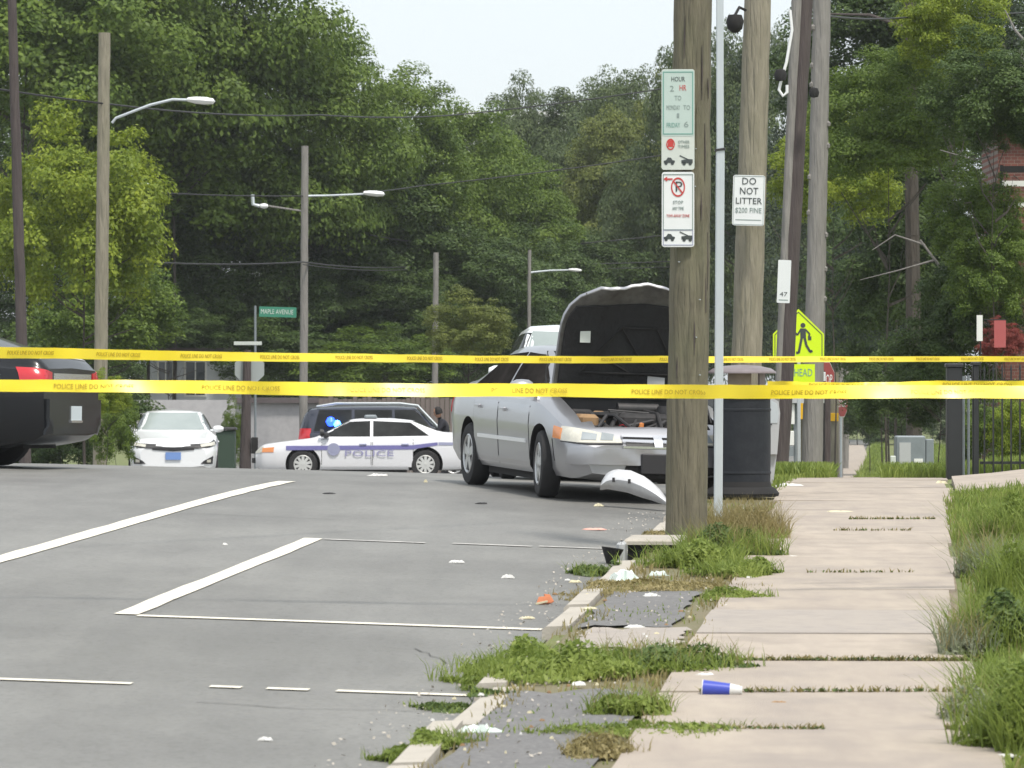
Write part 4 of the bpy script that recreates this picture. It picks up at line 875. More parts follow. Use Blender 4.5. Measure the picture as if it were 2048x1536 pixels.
# school crossing sign with AHEAD plaque
k_ = 55.0; xc = X_(1597, k_); zc = EYE-(690-768)/F*k_
s5 = empty('school_crossing_sign', (xc, k_, gz(xc, k_)), R(-6), 'fluorescent yellow-green pentagon school crossing sign with AHEAD plaque', 'sign'); zz = zc-s5.location.z
hw = 51/F*k_; ztop = 72/F*k_; zbt = -30/F*k_; zsh = 22/F*k_
mb = MB(); mb.prism([(-hw, zz+zbt), (hw, zz+zbt), (hw, zz+zsh), (0, zz+ztop), (-hw, zz+zsh)], -.004, 0); mb.build('panel', M['lime'], s5)
mb = MB()
q = [(-hw+.03, zz+zbt+.03), (hw-.03, zz+zbt+.03), (hw-.03, zz+zsh-.01), (0, zz+ztop-.045), (-hw+.03, zz+zsh-.01)]
for i in range(5): bar(mb, *q[i], *q[(i+1) % 5], .012, -.0075)
mb.build('border', M['ink'], s5)
def walker(cx_, cz_, s_):
    mb = MB(); y = -.0075
    mb.lathe([(0, 0), (.045*s_, 0), (.045*s_, -.002)], 14, Matrix.Translation((cx_, y, cz_+.235*s_)) @ Matrix.Rotation(R(90), 4, 'X'))
    mb.prism([(cx_-.05*s_, cz_+.18*s_), (cx_+.05*s_, cz_+.18*s_), (cx_+.055*s_, cz_), (cx_-.045*s_, cz_)], y, y+.0015)
    for a in ((-.04, .16, -.10, .06), (-.10, .06, -.13, .10), (.045, .16, .12, .08), (.12, .08, .10, .02)): bar(mb, cx_+a[0]*s_, cz_+a[1]*s_, cx_+a[2]*s_, cz_+a[3]*s_, .032*s_, y-.0004)
    for a in ((-.02, .02, -.05, -.13), (-.05, -.13, -.075, -.26), (.03, .02, .06, -.12), (.06, -.12, .13, -.24), (-.075, -.255, -.12, -.255), (.12, -.24, .17, -.22)): bar(mb, cx_+a[0]*s_, cz_+a[1]*s_, cx_+a[2]*s_, cz_+a[3]*s_, .045*s_, y-.0008)
    mb.box(cx_+.09*s_, cx_+.15*s_, y-.0012, y, cz_-.03*s_, cz_+.04*s_)
    return mb
walker(.065, zz+.095, .82).build('pedestrian_symbol', M['ink'], s5); walker(-.16, zz+.06, .62).build('pedestrian_symbol', M['ink'], s5)
mb = MB(); zp = EYE-(746-768)/F*k_-s5.location.z; mb.box(-.17, .24, -.004, 0, zp-.15, zp+.13); mb.build('plaque', M['lime'], s5)
mb = MB(); text_mb(mb, 'AHEAD', .16, T(.035, zp+.0, -.006), .34, .003); mb.build('lettering', M['green'], s5)
mb = MB(); mb.rbox(-.02, .03, .005, .05, -.1, zz+ztop-.05, .006); mb.build('sign_post', M['galv'], s5)

# ------------------------------------------------ litter bin
bx, by = X_(1484, 34.6), 34.6; lb = empty('litter_bin', (bx, by, gz(bx, by)+.01), 0, 'black cylindrical litter bin with a hooded top at the pavement edge', 'litter bin')
mb = MB(); mb.lathe([(0, 0), (.335, 0), (.345, .03), (.31, .075), (.275, .09), (.262, .14)], 32); mb.build('base', M['blackmatte'], lb, True)
mb = MB(); mb.lathe([(.245, .13), (.25, .13), (.235, .93), (.225, .93), (.225, .5)], 32); mb.build('inner_drum', M['blackmatte'], lb, True)
mb = MB(); mb.lathe([(.262, .10), (.266, .5), (.262, .925), (.245, .93)], 24); mb.build('body', M['canbody'], lb, True)
for z in (.22, .80): mb = MB(); mb.lathe([(.2635, z-.012), (.268, z-.008), (.268, z+.008), (.2635, z+.012)], 24); mb.build('hoop', M['canbody'], lb, True)
mb = MB(); mb.lathe([(.272, .90), (.276, .935), (.262, .95), (.235, .95), (.235, .92)], 32); mb.build('rim', M['canbody'], lb, True)
mb = MB(); mb.lathe([(0, 1.215), (.16, 1.205), (.27, 1.18), (.315, 1.15), (.318, 1.135), (.29, 1.14), (0, 1.16)], 32); mb.build('hood', M['canhood'], lb, True)
for k, a in enumerate((-100, -165, -40, 30, 110)):
    mb = MB(); m_ = Matrix.Rotation(R(a), 4, 'Z'); ww = .11 if k == 0 else .04
    P_ = [[m_ @ Matrix.Rotation(t, 4, 'Z') @ Vector((.235, 0, z)) for z in (.93, 1.145)] for t in np.linspace(-ww/.23, ww/.23, 6)]
    mb.grid(P_, [[p*1.0-(m_ @ Vector((.02, 0, 0))) for p in r] for r in P_]); mb.build('hood_support', M['canbrown'] if k == 0 else M['canhood'], lb, True)
# grey rounded housing beside it
hx, hy = X_(1536, 38.6), 38.6; pb_ = empty('drop_box', (hx, hy, gz(hx, hy)), 0, 'pale grey rounded roadside box on a stubby stem, half hidden behind the black bin', 'post box')
mb = MB(); mb.prism([(-.13, .30), (.085, .30), (.10, .5), (.115, .72), (.10, .84), (.04, .88), (-.13, .88)], -.14, .14); mb.build('casing', M['palegrey'], pb_)
mb = MB(); mb.prism([(-.115, .62), (.085, .62), (.10, .72), (.085, .82), (.03, .85), (-.115, .85)], -.146, -.14); mb.build('front_plate', M['galv'], pb_)
mb = MB(); mb.prism([(-.1, -.15), (.03, -.15), (.085, .298), (-.1, .298)], -.08, .08); mb.build('stem', M['palegrey'], pb_)
mb = MB(); mb.box(-.09, .03, -.152, -.146, .60, .615); mb.build('slot', M['trim'], pb_)

# ------------------------------------------------ barrier tapes
def tape(name, path, hgt, label, rep, seed, phase=0., flip=False, textdz=0., ink='tapeink'):
    """path [(px,py centre,d,height px)]"""
    g = np.random.default_rng(seed); n_ = 90; ks = np.linspace(0, 1, n_+1)
    pk = np.linspace(0, 1, len(path)); A = np.array([list(at(p[0], p[1], p[2])) for p in path]); Hh = np.array([p[3]/F*p[2] for p in path])
    C = np.stack([np.interp(ks, pk, A[:, k]) for k in range(3)], 1); hh = np.interp(ks, pk, Hh)
    C[1:-1, 2] = (C[:-2, 2]+C[1:-1, 2]*2+C[2:, 2])/4
    C[:, 2] += np.convolve(g.normal(size=n_+1), np.ones(9)/9, 'same')*.0060-.010*np.sin(ks*math.pi)
    ti = np.convolve(g.normal(size=n_+1), np.ones(13)/13, 'same')*1.3
    root = empty(name, tuple(C[0]), 0, label, 'barrier tape')
    P = []
    for i in range(n_+1):
        row = []
        for v in (-.5, -.17, .17, .5): row.append(Vector(C[i])-Vector(C[0])+Vector((0, ti[i]*hh[i]*v+.004*(v*v)*math.sin(i*.7), hh[i]*v)))
        P.append(row)
    mb = MB(); mb.grid(P, [[p+Vector((0, .0006, 0)) for p in r] for r in P]); mb.build('strip', M['tape'], root, True)
    L = np.concatenate([[0], np.cumsum(np.linalg.norm(np.diff(C, axis=0), axis=1))]); s_ = phase
    while s_ < L[-1]-.1:
        x = [np.interp(s_, L, C[:, k]) for k in range(3)]; x2 = [np.interp(s_+.3, L, C[:, k]) for k in range(3)]; h_ = np.interp(s_, L, hh)
        dx = Vector(x2)-Vector(x); dx.normalize(); tt = np.interp(s_, L, ti)
        upv = Vector((0, tt, 1)).normalized(); nn = dx.cross(upv).normalized(); upv = nn.cross(dx)
        mt = Matrix((( dx.x, upv.x, nn.x, 0), (dx.y, upv.y, nn.y, 0), (dx.z, upv.z, nn.z, 0), (0, 0, 0, 1)))
        mt = Matrix.Translation(Vector(x)+dx*.29-Vector(C[0])+nn*.0035+Vector((0, 0, textdz*h_))) @ mt
        mb = MB(); text_mb(mb, 'POLICE LINE DO NOT CROSS', .040, mt, .46, .001)
        if len(mb.v): mb.build('lettering', M[ink], root)
        s_ += rep
    return root
tape('police_tape', [(-60, 770, 21.6, 24), (300, 771, 21.8, 25), (600, 775, 22, 27), (1000, 777, 22.2, 26), (1400, 779.5, 22.5, 28), (1700, 782, 22.6, 27), (2120, 784, 22.8, 25)], .076, 'lower yellow POLICE LINE tape running across in front of the nearest pole', .86, 3, .42, textdz=-.05)
tape('police_tape', [(1535, 769, 23.0, 14), (1750, 769, 23.1, 17), (2120, 768, 23.4, 18)], .06, 'second yellow tape layer showing just above the lower tape at the right', .86, 5, .2, textdz=.02)
pA, pB = (-60, 703), (1330, 717)
def dd(px):   # straight run in plan from 25 m at the left edge to 32.5 m at the pole
    # line d = 25+1.44*(X+3.41); X=(px-1024)/F*d
    k = (px-1024)/F; return (25+1.44*3.41)/(1-1.44*k)
tape('police_tape', [(-60, 702, dd(-60), 23), (180, 708, dd(180), 21), (500, 711, dd(500), 18), (900, 715, dd(900), 15), (1200, 717, dd(1200), 14), (1436, 717.5, dd(1436), 13), (1750, 718, dd(1750), 11), (2120, 718, dd(2120), 11)], .076, 'upper yellow POLICE LINE tape passing behind the nearest pole', .90, 8, .3)
tape('police_tape', [(1436, 700, 31.55, 3), (1437, 735, 31.56, 3)], .02, 'short knot of yellow tape round the slim metal post', 9, 9, 5)
# ------------------------------------------------ trees
def crown_mesh(name, seed, rx, rz, ncl, cr, lpc, size, flat=.62, droop=0., holes=.0, top=1., fill=.35):
    g = np.random.default_rng(seed); cs = []
    lob = g.normal(size=(7, 3)); lob /= np.linalg.norm(lob, axis=1, keepdims=True); la = g.uniform(-.16, .22, 7)
    while len(cs) < ncl:
        v = g.normal(size=3); v /= np.linalg.norm(v)
        if v[2] < -.75: continue
        k = 1+sum(a*max(0, float(v @ l_))**3 for a, l_ in zip(la, lob))
        r = k*(g.uniform(.72, 1.0) if g.random() > fill else g.uniform(.25, .75))
        p = np.array([v[0]*rx*r, v[1]*rx*r, v[2]*rz*r*(1 if v[2] > 0 else .8)]); cs.append((p, v, g.uniform(.65, 1.25)*cr))
    C, N_, S_ = [], [], []
    for p, v, r in cs:
        n_ = int(lpc*(r/cr)**1.5); u = g.normal(size=(n_, 3)); u /= np.linalg.norm(u, axis=1, keepdims=True); u[:, 2] = np.where(g.random(n_) < .72, np.abs(u[:, 2]), u[:, 2])
        rad = r*(g.random(n_)**.35)[:, None]; q = p+u*rad*np.array([1.15, 1.15, flat]); q[:, 2] -= droop*((u[:, 0]**2+u[:, 1]**2))*r
        C.append(q); N_.append(u*.8+np.array([0, 0, .7])+v*.35+g.normal(size=(n_, 3))*.6); S_.append(g.uniform(.5, 1.45, n_)*size)
    C = np.concatenate(C); N_ = np.concatenate(N_); S_ = np.concatenate(S_)
    o = quads(name, leafquads(C, N_, S_, .62, g), M['lf_mid']); me = o.data; bpy.data.objects.remove(o); return me
def conifer_mesh(name, seed, rx, h, size=.22, nl=16, gappy=.2):
    g = np.random.default_rng(seed); C, N_, S_ = [], [], []
    for i in range(nl):
        t = i/(nl-1); z = -h/2+h*t; L = rx*(1-t)**.75*1.05+.3
        nb = 9 if t < .7 else 6
        for b in range(nb):
            if g.random() < gappy: continue
            a = g.uniform(0, 6.28); Lb = L*g.uniform(.65, 1.1); n_ = int(150*Lb/2.5)
            s_ = g.random(n_)**.7*Lb; w_ = g.normal(size=n_)*(.14+.16*s_/max(L, .5)); zz = z+g.uniform(-.3, .3)-.12*s_**1.4+g.normal(size=n_)*.10-np.abs(g.normal(size=n_))*.16
            C.append(np.stack([np.cos(a)*s_-np.sin(a)*w_, np.sin(a)*s_+np.cos(a)*w_, zz], 1)); nn = g.normal(size=(n_, 3))*.6; nn[:, 2] += .9; N_.append(nn); S_.append(g.uniform(.6, 1.3, n_)*size)
    C = np.concatenate(C); N_ = np.concatenate(N_); S_ = np.concatenate(S_)
    o = quads(name, leafquads(C, N_, S_, .35, g), M['lf_conifer']); me = o.data; bpy.data.objects.remove(o); return me
PROTO = {
    'A': (crown_mesh('crown', 1, 5.0, 5.6, 190, 1.0, 520, .165, .85), 5.0, 5.6),
    'B': (crown_mesh('crown', 2, 5.0, 5.0, 150, 1.2, 650, .165, .78, .05), 5.0, 5.0),
    'C': (crown_mesh('crown', 3, 4.4, 6.0, 210, .9, 450, .165, .9), 4.4, 6.0),
    'D': (crown_mesh('crown', 4, 2.4, 2.6, 130, .48, 300, .108, .85, .03), 2.4, 2.6),       # smaller, finer
    'E': (crown_mesh('crown', 5, 5.0, 5.4, 100, .95, 440, .165, .8, 0, 0, 1, .2), 5.0, 5.4),   # open, sky shows through
    'F': (conifer_mesh('crown', 6, 4.2, 14), 4.2, 7.0),
    'G': (conifer_mesh('crown', 7, 3.6, 12, .2, 13, .42), 3.6, 6.0),
}
BR = {}
def limbs_mesh(seed, rx, h, n_, spread=.9):
    """trunk and limbs, trunk foot at z=0, height h"""
    g = np.random.default_rng(seed); mb = MB(); r0 = .022
    mb.tube([(0, 0, 0), (.05, 0, h*.3), (-.05, .05, h*.6), (0, 0, h)], [r0, r0*.75, r0*.5, r0*.12], 8)
    for k in range(n_):
        z = h*g.uniform(.5, .8); a = g.uniform(0, 6.28); L = rx*g.uniform(.5, 1.)*spread; e = g.uniform(.1, .35)
        p0 = Vector((0, 0, z)); p1 = p0+Vector((math.cos(a)*L*.5, math.sin(a)*L*.5, L*e*.3)); p2 = p0+Vector((math.cos(a+.2)*L, math.sin(a+.2)*L, L*e*.7))
        mb.tube([p0, p1, p2], [r0*.22, r0*.15, .002], 5)
        q = p1+Vector((math.cos(a-.8)*L*.4, math.sin(a-.8)*L*.4, L*.12)); mb.tube([p1, (p1+q)/2+Vector((0, 0, .05)), q], [r0*.12, r0*.08, .001], 4)
    o = mb.build('trunk', M['bark'], None, True, fix=False); me = o.data; bpy.data.objects.remove(o); return me
LIMB = [limbs_mesh(20+k, 1., 1., 9) for k in range(3)]
def tree(px, d, ytop, ybot, wpx, proto, m_, label, group=None, cat='tree', name='tree', rz=None, depth=1.):
    """crown between picture heights ytop..ybot and width wpx at distance d"""
    me, rx, rzz = PROTO[proto]; X = X_(px, d); zt = EYE-(ytop-768)/F*d; zb_ = EYE-(ybot-768)/F*d; g0 = gz(X, d)
    sx = (wpx/F*d)/(2*rx); sz = (zt-zb_)/(2*rzz)
    root = empty(name, (X, d, g0), 0, label, cat, group)
    g = np.random.default_rng(int(px*7+d+2000))
    c = bpy.data.objects.new('crown', me); COL.objects.link(c); c.parent = root; c.location = (0, 0, (zt+zb_)/2-g0); c.scale = (sx, sx*depth, sz)
    c.rotation_euler = (0, 0, g.uniform(0, 6.28) if rz is None else rz); c.material_slots[0].link = 'OBJECT'; c.material_slots[0].material = M[m_]
    H_ = max(.5, (zt+zb_)/2-g0+(zt-zb_)*.12)
    t = bpy.data.objects.new('trunk', LIMB[int(px) % 3]); COL.objects.link(t); t.parent = root; t.scale = (sx*rx*.75, sx*rx*.75, H_); t.rotation_euler = (0, 0, g.uniform(0, 6))
    t.location = (0, 0, -.2)
    return root
G1, G2, G3, G4 = 'tall trees left of the road', 'distant trees where the road disappears', 'trees behind the poles on the right', 'undergrowth and hedges beyond the crossing'
# left
tree(170, 84, 225, 700, 400, 'D', 'lf_lit', 'bright yellow-green tree behind the lone left pole', depth=.8)
tree(-25, 86, 300, 640, 170, 'D', 'lf_lit', 'bright yellow-green bushy tree cut off by the left edge')
tree(210, 92, 480, 780, 300, 'D', 'lf_mid', 'low green tree beneath the bright yellow-green one')
tree(60, 120, -330, 420, 640, 'A', 'lf_mid', 'very tall broad tree filling the top left corner', G1)
tree(345, 126, -260, 470, 540, 'B', 'lf_mid', 'tall spreading tree, its top beyond the frame, right of the lone left pole', G1)
tree(300, 128, -40, 620, 560, 'C', 'lf_mid', 'dense tree behind the street lamp arm', G1)
tree(570, 131, 60, 620, 430, 'B', 'lf_mid', 'rounded tree behind the second street lamp pole', G1)
tree(640, 133, 25, 330, 150, 'E', 'lf_olive', 'loose open crown showing sky at the upper left of the gap', G1)
tree(740, 136, 130, 560, 380, 'A', 'lf_mid', 'tree sloping down to the sky gap on its left side', G1)
tree(880, 142, 215, 620, 330, 'B', 'lf_mid', 'mid-height tree beneath the sky gap, left of the crashed sedan', G1)
tree(1000, 150, 290, 640, 280, 'C', 'lf_mid', 'green tree whose slope ends above the crashed sedan roof', G1)
tree(120, 140, 100, 700, 600, 'A', 'lf_dark', 'dark tree in the second row behind the bright yellow-green tree', G1)
for i, (px, d, yt, yb, w_) in enumerate(((330, 129, 430, 800, 330), (480, 131, 470, 800, 330), (640, 134, 520, 800, 300), (780, 133, 540, 800, 280), (60, 122, 540, 850, 340), (700, 136, 330, 640, 400), (930, 135, 470, 790, 300), (1050, 140, 480, 780, 280))):
    tree(px, d, yt, yb, w_, 'CBCA'[i % 4], 'lf_dark', ['dark understorey tree left of the green street name sign', 'dark understorey tree behind the green street name sign', 'dark understorey tree just right of the second lamp pole', 'dark understorey tree left of the third pole', 'dark understorey tree above the black sedan', 'dark tree in the shade below the second street lamp', 'dark tree behind the pale green bush', 'dark tree behind the raised bonnet'][i], 'dark understorey trees')
tree(935, 100, 585, 745, 165, 'D', 'lf_olive', 'pale olive-green bush left of the white SUV roof', cat='bush', name='bush')
tree(560, 126, 640, 790, 260, 'D', 'lf_dark', 'dark hedge bush under the street name sign', G4, 'bush', 'bush')
tree(770, 124, 660, 815, 300, 'D', 'lf_mid', 'rough hedge bush behind the dark SUV', G4, 'bush', 'bush')
tree(340, 124, 610, 720, 220, 'D', 'lf_dark', 'dark hedge bush above the white sedan', G4, 'bush', 'bush')
tree(120, 96, 640, 950, 330, 'D', 'lf_dark', 'dark bush behind the black sedan', G4, 'bush', 'bush')
for i in range(9):
    tree(20+i*135, 148+3*(i % 3), 655+12*(i % 4), 905, 230, 'AB'[i % 2], 'lf_dark', 'length of dark hedge under the left-hand trees, %s' % ['behind the black sedan', 'behind the lone left pole', 'left of the white sedan', 'behind the grey outbuilding', 'behind the stop sign', 'behind the second lamp pole', 'behind the dark SUV', 'behind the third pole', 'behind the crashed sedan'][i], 'dark hedges far behind the vehicles', 'bush', 'bush')
tree(232, 68, 770, 960, 90, 'D', 'lf_mid', 'leafy sapling at the foot of the lone left pole', cat='bush', name='bush')
tree(215, 66, 745, 850, 90, 'D', 'lf_lit', 'pale green vine top beside the lone left pole', cat='bush', name='bush')
# far middle
for i, (px, d, yt, yb, w_, pr, m_) in enumerate(((955, 190, 225, 640, 190, 'E', 'lf_far'), (1060, 200, 190, 640, 230, 'A', 'lf_far'), (1160, 196, 178, 640, 240, 'C', 'lf_far'), (1260, 188, 150, 660, 240, 'B', 'lf_far'), (1340, 180, 100, 700, 230, 'E', 'lf_olive'), (1230, 172, 230, 700, 220, 'C', 'lf_olive'), (1120, 178, 300, 700, 220, 'B', 'lf_far'), (1290, 165, 330, 760, 230, 'A', 'lf_far'), (1010, 210, 240, 700, 240, 'B', 'lf_far'), (1180, 160, 470, 800, 260, 'C', 'lf_dark'), (1400, 160, 90, 760, 220, 'A', 'lf_far'), (1475, 150, 70, 780, 200, 'C', 'lf_far'), (1560, 170, 80, 780, 220, 'B', 'lf_far'))):
    tree(px, d, yt, yb, w_, pr, m_, ['thin distant tree at the lowest point of the skyline', 'distant tree under the overhead wire in the sky gap', 'distant tree crown above the raised bonnet, left', 'distant tree crown above the raised bonnet, right', 'brownish-green tree behind the parking signs', 'olive tree in the shadow left of the parking signs', 'distant tree left above the crashed sedan roof', 'distant tree behind the lower parking sign', 'second-row distant tree in the sky gap', 'dark low tree directly above the raised bonnet', 'distant tree between nearest pole and slim metal post', 'distant tree between metal post and pale pole', 'distant tree behind the dark leaning pole'][i], G2)
for i in range(9):
    tree(560+i*155, 245+8*(i % 3), 330-20*(i % 2), 880, 260, 'ABC'[i % 3], 'lf_dark' if i % 2 else 'lf_far', 'farthest woodland tree, '+['behind the second lamp pole', 'behind the third pole', 'behind the small lamp head', 'left of the sky gap bottom', 'behind the raised bonnet', 'behind the nearest pole', 'behind the pale pole', 'above the far footpath', 'behind the conifers at right'][i], 'farthest woodland belt')
# right side
tree(1775, 74, 105, 420, 300, 'A' if False else 'B', 'lf_mid', 'leafy green tree with layered sprays right of the poles', G3, depth=.8)
tree(1668, 78, 230, 500, 250, 'D', 'lf_lit', 'brighter green spray of leaves next to the grey knotty pole', G3)
tree(1905, 72, -60, 190, 210, 'D', 'lf_lit', 'sunlit green foliage at the top right, beside a dark trunk', G3)
tree(1990, 60, 60, 330, 260, 'D', 'lf_dark', 'dark foliage at the right edge above the brick house', G3)
tree(1945, 61.5, 330, 560, 190, 'D', 'lf_mid', 'leafy branch left of the white porch slats', G3)
tree(1950, 62, 480, 780, 210, 'D', 'lf_dark', 'dark foliage left of the yard banner', G3)
tree(2050, 61, 440, 560, 110, 'D', 'lf_mid', 'green leaves just under the white porch slats', G3)
tree(2010, 61, 190, 330, 150, 'D', 'lf_dark', 'dark foliage hiding the upper corner of the brick house', G3)
tree(1975, 60.5, 440, 680, 170, 'D', 'lf_mid', 'leafy dark-green tree in front of the brick house', G3)
tree(1790, 98, -120, 380, 400, 'C', 'lf_dark', 'dark dense crown filling the top right behind the bare trunk', G3)
tree(1960, 96, -60, 420, 330, 'A', 'lf_dark', 'dark dense crown at the top right edge', G3)
tree(1840, 82, 300, 760, 330, 'C', 'lf_dark', 'dark tree right of the school crossing sign', G3)
tree(1765, 112, 440, 830, 230, 'B', 'lf_dark', 'dark tree beyond the far pavement, right of the crossing sign', G3)
tree(1780, 120, 360, 860, 280, 'A', 'lf_dark', 'dark tree closing the view above the far footpath', G3)
tree(1800, 66, 690, 900, 190, 'D', 'lf_dark', 'dark bush behind the grey cabinet', G4, 'bush', 'bush')
tree(1880, 62, 620, 860, 210, 'D', 'lf_dark', 'dark bush left of the iron fence', G4, 'bush', 'bush')
tree(1740, 150, 740, 905, 150, 'D', 'lf_dark', 'dark hedge closing the far end of the footpath', G4, 'bush', 'bush')
tree(1830, 100, -80, 640, 420, 'F', 'lf_conifer', 'tall dark conifer with a bare trunk at the upper right', 'dark conifers at the upper right')
tree(2020, 88, -260, 560, 420, 'F', 'lf_conifer', 'dark conifer rising past the right edge', 'dark conifers at the upper right')
tree(1640, 125, -30, 620, 330, 'G', 'lf_conifer', 'sparse dark conifer letting sky through behind the grey pole', 'dark conifers at the upper right')
tree(1500, 130, 60, 700, 300, 'G', 'lf_conifer', 'sparse dark conifer behind the pale pole', 'dark conifers at the upper right')
# dark straight trunk and bare limbs at the upper right
def bare_tree(px, d, label, segs, r):
    X = X_(px, d); root = empty('bare_tree', (X, d, gz(X, d)), 0, label, 'tree')
    for i, sg in enumerate(segs):
        mb = MB(); pts = [at(a, b, d)-root.location for a, b in sg[0]]; n_ = len(pts); mb.tube(pts, list(np.linspace(sg[1], sg[2], n_)), 7); mb.build('trunk' if i == 0 else 'limb', M[sg[3]], root, True)
    return root
bare_tree(1822, 80, 'straight dark bare trunk rising to the top at the upper right', [([(1828, 930), (1826, 600), (1822, 300), (1820, -40)], .18, .13, 'bark'), ([(1822, 110), (1760, 150), (1700, 140)], .05, .02, 'pole_dark'), ([(1822, 60), (1740, 30), (1660, 28)], .05, .02, 'pole_dark'), ([(1822, 240), (1770, 280), (1720, 300)], .04, .02, 'pole_dark')], 0)
bare_tree(2060, 64, 'pale bare branches reaching left from the right edge', [([(2080, 960), (2075, 600), (2070, 330), (2040, 100)], .10, .05, 'pole_grey'), ([(2072, 330), (1990, 310), (1930, 270), (1890, 250)], .04, .012, 'pole_grey'), ([(2060, 160), (1990, 190), (1940, 150), (1925, 110)], .03, .01, 'pole_grey'), ([(2065, 100), (2030, 60), (2010, 20)], .03, .01, 'pole_grey'), ([(1990, 310), (1950, 320), (1880, 300)], .02, .008, 'pole_grey'), ([(1990, 188), (1960, 200), (1915, 190)], .02, .008, 'pole_grey')], 0)
bare_tree(1905, 66, 'tangle of thin bare branches low right of the crossing sign', [([(1930, 940), (1925, 700), (1900, 560), (1840, 480)], .05, .02, 'pole_grey'), ([(1905, 580), (1950, 500), (1960, 440)], .02, .008, 'pole_grey'), ([(1850, 490), (1790, 470), (1745, 500)], .02, .008, 'pole_grey'), ([(1870, 520), (1800, 540), (1720, 560)], .02, .006, 'pole_grey')], 0)

# ------------------------------------------------ background: walls, house, fence, lamp poles
def house(name, label, cat, px0, px1, ytop, d, dep, m_, wins, roof=None):
    x0, x1 = X_(px0, d), X_(px1, d); zt = EYE-(ytop-768)/F*d; xc = (x0+x1)/2; zb_ = min(gz(x0, d), gz(x1, d))-.3
    root = empty(name, (xc, d, zb_), 0, label, cat); h = zt-zb_; w_ = (x1-x0)/2
    mb = MB(); mb.box(-w_, w_, 0, dep, 0, h); mb.build('wall', m_, root)
    for (a, b, y0, y1) in wins:
        wx0, wx1 = X_(a, d)-xc, X_(b, d)-xc; z1, z0 = EYE-(y0-768)/F*d-zb_, EYE-(y1-768)/F*d-zb_
        mb = MB(); t = .06
        for q in ((wx0-t, wx1+t, z1, z1+t), (wx0-t, wx1+t, z0-t, z0), (wx0-t, wx0, z0, z1), (wx1, wx1+t, z0, z1), ((wx0+wx1)/2-.02, (wx0+wx1)/2+.02, z0, z1)): mb.box(q[0], q[1], -.05, .02, q[2], q[3])
        f = mb.build('window', M['white_trim'], root); mb = MB(); mb.box(wx0, wx1, -.012, .01, z0, z1); mb.build('pane', M['winglass'], f)
    if roof == 'flat': mb = MB(); mb.box(-w_-.15, w_+.15, -.2, dep+.2, h+.002, h+.16); mb.build('roof', M['roofing'], root)
    if roof == 'gable': mb = MB(); mb.prism([(-w_-.4, h+.002), (w_+.4, h+.002), (0, h+1.9)], -.4, dep+.4); mb.build('roof', M['roofing'], root)
    return root
house('garage', 'pale grey sided outbuilding with small windows behind the white sedan', 'building', 300, 462, 705, 126, 6, M['siding'], [(318, 345, 724, 768), (372, 410, 724, 790)], 'flat')
house('retaining_wall', 'grey rendered garage wall with dark coping behind the two police vehicles', 'wall', 470, 650, 806, 118, 1.5, M['wall'], [], 'flat')
house('retaining_wall', 'lower grey block wall behind the white sedan', 'wall', 262, 470, 800, 112, .4, M['wall'], [])
house('far_building', 'pale building glimpsed in the sky gap between distant trees', 'building', 900, 1150, 222, 275, 12, M['white_trim'], [(930, 950, 235, 255), (985, 1000, 232, 250), (1030, 1045, 232, 250)])
# old board fence
bf = empty('board_fence', (X_(780, 116), 116, gz(X_(780, 116), 116)), 0, 'old brown wooden board fence behind the dark SUV', 'fence')
g = np.random.default_rng(8); xx = -2.2; bd = None
while xx < 4.6:
    if bd is None: mb = MB(); mb.box(0, .135, -.012, .012, 0, 1); bd = mb.build('board', M['wood_fence'], bf); o = bd
    else: o = bd.copy(); COL.objects.link(o)
    o.scale = (1, 1, 2.55+g.uniform(-.06, .06)); o.location = (xx, g.uniform(-.01, .01), -.1); xx += .15
mb = MB(); mb.box(-2.2, 4.6, .02, .08, .6, .7); mb.build('rail', M['wood_fence'], bf); mb = MB(); mb.box(-2.2, 4.6, .02, .08, 2.0, 2.1); mb.build('rail', M['wood_fence'], bf)
# brick house on the right
bh = house('brick_house', 'red brick house behind trees at the right edge', 'house', 1996, 2260, 262, 63, 2.2, M['brick'], [(2120, 2180, 480, 620)], 'flat')
k_ = 62.9; rt = bh.location
def pz(y, d): return EYE-(y-768)/F*d
fr = MB(); x0, x1 = X_(2000, 62.2)-rt.x, X_(2110, 62.2)-rt.x
for (a, b, c_, e) in ((x0, x0+.05, 330, 470), (x0+.9-.05, x0+.9, 330, 470)): fr.box(a, b, -.82, -.76, pz(e, 62.2)-rt.z, pz(c_, 62.2)-rt.z)
fr.box(x0+.051, x0+.849, -.82, -.76, pz(345, 62.2)-rt.z, pz(332, 62.2)-rt.z); fr.box(x0+.051, x0+.849, -.82, -.76, pz(470, 62.2)-rt.z, pz(463, 62.2)-rt.z)
fr.build('porch_frame', M['blackmatte'], bh)
for y0, y1 in ((362, 373), (405, 415)): mb = MB(); mb.box(x0+.03, x0+.88, -.88, -.825, pz(y1, 62.2)-rt.z, pz(y0, 62.2)-rt.z); mb.build('porch_slat', M['white_trim'], bh)
